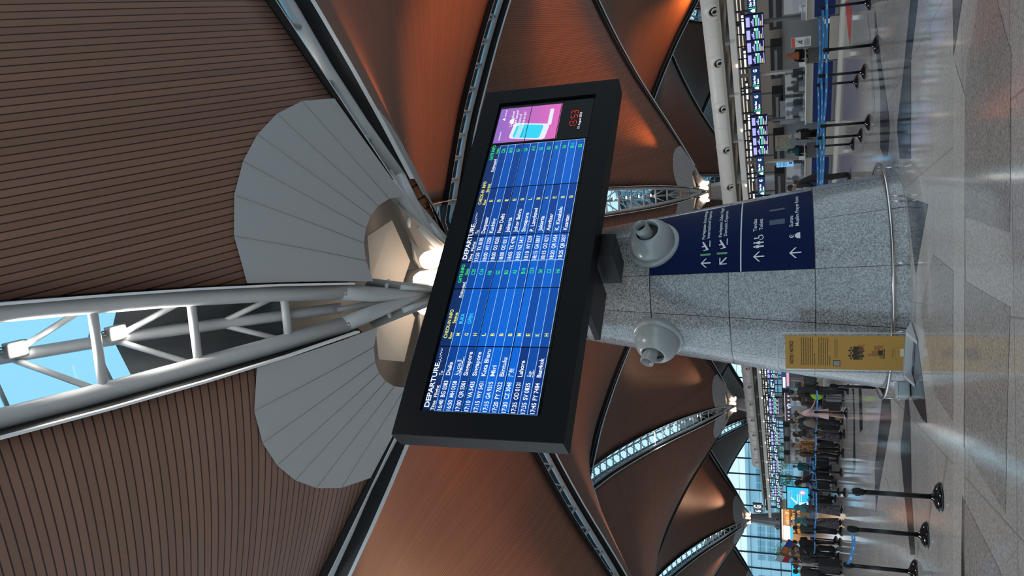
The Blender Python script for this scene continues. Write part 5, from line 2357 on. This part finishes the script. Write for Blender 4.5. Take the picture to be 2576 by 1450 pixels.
        m.sphere(hc-fw*.025, .125*k, hair, sc=(.95, 1.0, 1.1), ax=axh)
        m.sphere(hc-fw*.03-up_*.13, .12*k, hair, sc=(1.1, .9, .7), ax=axh)
        m.build('hood', r)
    else:
        m.sphere(hc+up_*.012-fw*.012, .105*k, hair, sc=(.88, 1.0, .95), ax=axh)
        if style == 'long':
            m.sphere(hc-fw*.05-up_*.11, .10*k, hair, sc=(.85, .55, 1.35), ax=axh)
        if style == 'bun':
            m.sphere(hc-fw*.10+up_*.05, .045*k, hair, seg=8)
        m.build('hair', r)
    return r


blk = smat('black', (.012, .012, .013))
dk = smat('charcoal', (.035, .033, .034))
brw = smat('dark_brown', (.06, .042, .035))
pat = mat('cloth_batik', (.22, .10, .035), .8, noise=(14, .8))
gbr = mat('cloth_greybrown', (.16, .12, .11), .8, noise=(9, .4))
pat2 = mat('cloth_dark_pattern', (.06, .05, .06), .8, noise=(20, .8))
teal = smat('teal', (.02, .15, .17))
pink = smat('pink', (.62, .40, .40))
org_ = smat('orange', (.70, .20, .09))
wht = smat('white', (.60, .60, .60))
bei = smat('beige', (.45, .40, .33))
gry = smat('grey', (.22, .22, .23))


def G(X, Y):
    p = g(X, Y)
    return (p.x, p.y, 0)


person('person in black leaning over something teal, right of the near column', G(2139, 441), -75, 1.72, top=blk, bottom=blk, lean=.42, pose='forward', skin=skinB)
person('person in black with curly dark hair behind the lime green bag', G(2123, 984), -60, 1.74, top=blk, bottom=blk, lean=.22, pose='phone', skin=skinB)
person('short person in black bending beside the curly haired person', G(2118, 990), 100, 1.5, top=blk, bottom=dk, lean=.5, pose='forward', skin=skinB)
person('person with brown hair in a brown top, left of the lime bag', G(2117, 1008), -20, 1.62, top=brw, bottom=blk, hair=hairB, style='long', skin=skinB)
pp = person('person in a pink top and short pink skirt with white shoes', G(2130, 1044), 75, 1.56, top=pink, dress=pink, dress_z=.60, bare_legs=True, sleeves='short', shoes=wht, mask=True, style='bun', pose='forward', stride=.08)
person('person in a black jacket right behind the pink skirt', G(2121, 1064), 95, 1.70, top=blk, bottom=blk, skin=skinB, hair=hairK, pose='phone')
person('person in a grey cap and dark clothes among the tight group', G(2113, 1078), 60, 1.68, top=dk, bottom=blk, hair=gry, style='cap', skin=skinB)
person('person wrapped in a grey brown patterned shawl and dark long skirt', G(2118, 1098), 120, 1.60, top=gbr, dress=pat2, hair=blk, style='hijab', skin=skinB)
person('person with a white cap behind the brown patterned shirt', G(2108, 1114), 150, 1.62, top=bei, bottom=blk, hair=wht, style='cap', skin=skinB)
person('person in a brown and gold patterned shirt and black trousers', G(2113, 1128), -150, 1.66, top=pat, bottom=blk, skin=skinB, hair=hairB)
person('person in a dark brown jacket with a pale grey cap', G(2112, 1148), 80, 1.64, top=brw, bottom=blk, hair=hairG, style='cap', skin=skinB, pose='phone')
person('stooping traveller in a black hooded jacket with a pale stripe', G(2098, 1203), -95, 1.62, top=blk, bottom=blk, hair=blk, style='hood', lean=.55, pose='forward', skin=skinB)
person('person in a teal top far behind the hooded traveller', G(2066, 1178), 170, 1.60, top=teal, bottom=dk, hair=teal, style='cap')
person('person in a teal headscarf and long dark patterned dress, facing the cyan screen', G(2120, 1286), 60, 1.60, top=pat2, dress=pat2, hair=teal, style='hijab', skin=skinB, pose='mixed')
person('second person in a teal headscarf and dark patterned dress, nearer the shop', G(2117, 1319), 75, 1.58, top=pat2, dress=pat2, hair=teal, style='hijab', skin=skinB)
person('person in dark clothes left of the teal headscarves', G(2108, 1337), 20, 1.66, top=dk, bottom=blk, skin=skinB)
person('person with bare arms in dark clothes right of the menu board', G(2102, 1374), -30, 1.68, top=blk, bottom=blk, sleeves='short', pose='phone')
person('broad person in black directly below the menu board', G(2108, 1392), 160, 1.70, top=blk, bottom=blk, pose='mixed', skin=skinB)
person('person with light brown hair under the menu board', G(2092, 1405), 100, 1.62, top=brw, bottom=dk, hair=mat('hair_light', (.3, .17, .07), .5), style='long')
person('person in charcoal left of the light brown hair', G(2106, 1416), 30, 1.66, top=dk, bottom=blk, skin=skinB)
person('person in a beige jacket at the left picture edge', G(2114, 1436), 40, 1.66, top=bei, bottom=dk, skin=skinB, hair=hairB)
person('person in black at the far left edge of the lane', G(2118, 1450), 10, 1.68, top=blk, bottom=blk, skin=skinB)
# staff behind the counters
for X, Y, lb, hm in ((2001, 138, 'staff person with an orange headscarf behind the gap right of the second counter', org_), (2016, 376, 'staff person in teal headscarf behind the third counter', teal), (2008, 338, 'staff person with a white headscarf under the tan leaf poster', wht)):
    t, z = isl(X, Y, Q0+1.55)
    p = I(t, Q0+1.55, .08)
    person(lb, p, -144, 1.56 if hm is not wht else 1.5, top=blk if hm is org_ else dk, bottom=blk, hair=hm, style='hijab', pose='down' if hm is wht else 'forward', lean=.15)

# ------------------------------------------------------------------ bags
def suitcase(label, pos, rz, mt, h=.62, w=.42, d=.26, group=None, hd=True):
    r = thing('suitcase', label, 'suitcase', pos, rz, group)
    m = MB()
    m.box((0, 0, .05+h/2), (w, d, h), mt, bevel=.035)
    m.build('shell', r)
    m = MB()
    for k in range(4):
        m.box((-w*.36+k*w*.24, -d/2-.004, .05+h/2), (.02, .012, h*.86), dk)
    m.build('rib', r)
    for sx_ in (-1, 1):
        for sy_ in (-1, 1):
            m = MB()
            m.lathe([(.028, -.012), (.028, .012)], black_plastic, base=(sx_*w*.4, sy_*d*.38, .028), axis=(1, 0, 0), n=12)
            m.box((sx_*w*.4, sy_*d*.38, .05), (.04, .035, .02), black_plastic)
            m.build('wheel', r)
    m = MB()
    if hd:
        m.tube([(-.09, d*.35, h), (-.09, d*.35, h+.32), (.09, d*.35, h+.32), (.09, d*.35, h)], .010, steel_w, n=8)
    m.tube([(-.07, 0, h+.05), (-.06, 0, h+.08), (.06, 0, h+.08), (.07, 0, h+.05)], .012, black_plastic, n=8)
    m.build('handle', r)
    return r


def backpack(label, pos, rz, mt, s=1.0, group=None):
    r = thing('backpack', label, 'backpack', pos, rz, group)
    m = MB()
    m.sphere((0, 0, .22*s), .24*s, mt, sc=(.78, .52, .95), seg=16)
    m.build('pouch', r)
    m = MB()
    m.sphere((0, -.10*s, .14*s), .13*s, mt, sc=(.95, .5, .75), seg=12)
    m.build('front_pocket', r)
    for q in (-1, 1):
        m = MB()
        m.tube([(q*.07*s, .09*s, .40*s), (q*.09*s, .19*s, .30*s), (q*.09*s, .17*s, .12*s), (q*.07*s, .08*s, .06*s)], .016*s, dk, n=6)
        m.build('strap', r)
    return r


p = g(2121, 996)
suitcase('pale grey upright suitcase carrying the lime green backpack', (p.x, p.y, 0), .3, mat('case_grey', (.26, .26, .28), .4), h=.50)
backpack('lime green backpack resting on the pale grey suitcase', (p.x, p.y, .62), .3, mat('lime', (.36, .66, .04), .7), .95)
suitcase('dark suitcase beside the brown haired person', G(2118, 1024), .1, dk, h=.6)
b = g(2130, 1044)
backpack('brown grey backpack on the back of the person in pink', (b.x-.30, b.y-.05, .86), radians(-100), mat('taupe', (.17, .13, .12), .8), 1.05)
b = g(2139, 441)
backpack('teal bag held in front of the leaning person in black', (b.x-.50, b.y+.12, .82), radians(70), teal, 1.05)
for k, (X, Y, lb) in enumerate([(2104, 1058, 'big black suitcase between the pink skirt and the shawl'), (2100, 1110, 'black suitcase behind the patterned shirt'),
                                (2088, 1168, 'wide black suitcase right of the hooded traveller'), (2088, 1190, 'wide black suitcase under the hooded traveller'), (2090, 1222, 'black suitcase left of the hooded traveller'),
                                (2096, 1262, 'black suitcase below the cyan advert screen'), (2118, 1428, 'large black suitcase at the left edge of the lane')]):
    suitcase(lb, G(X, Y), .4*k, blk, h=.62 if k < 6 else .75, w=.5, d=.34, hd=(k % 2 == 0))
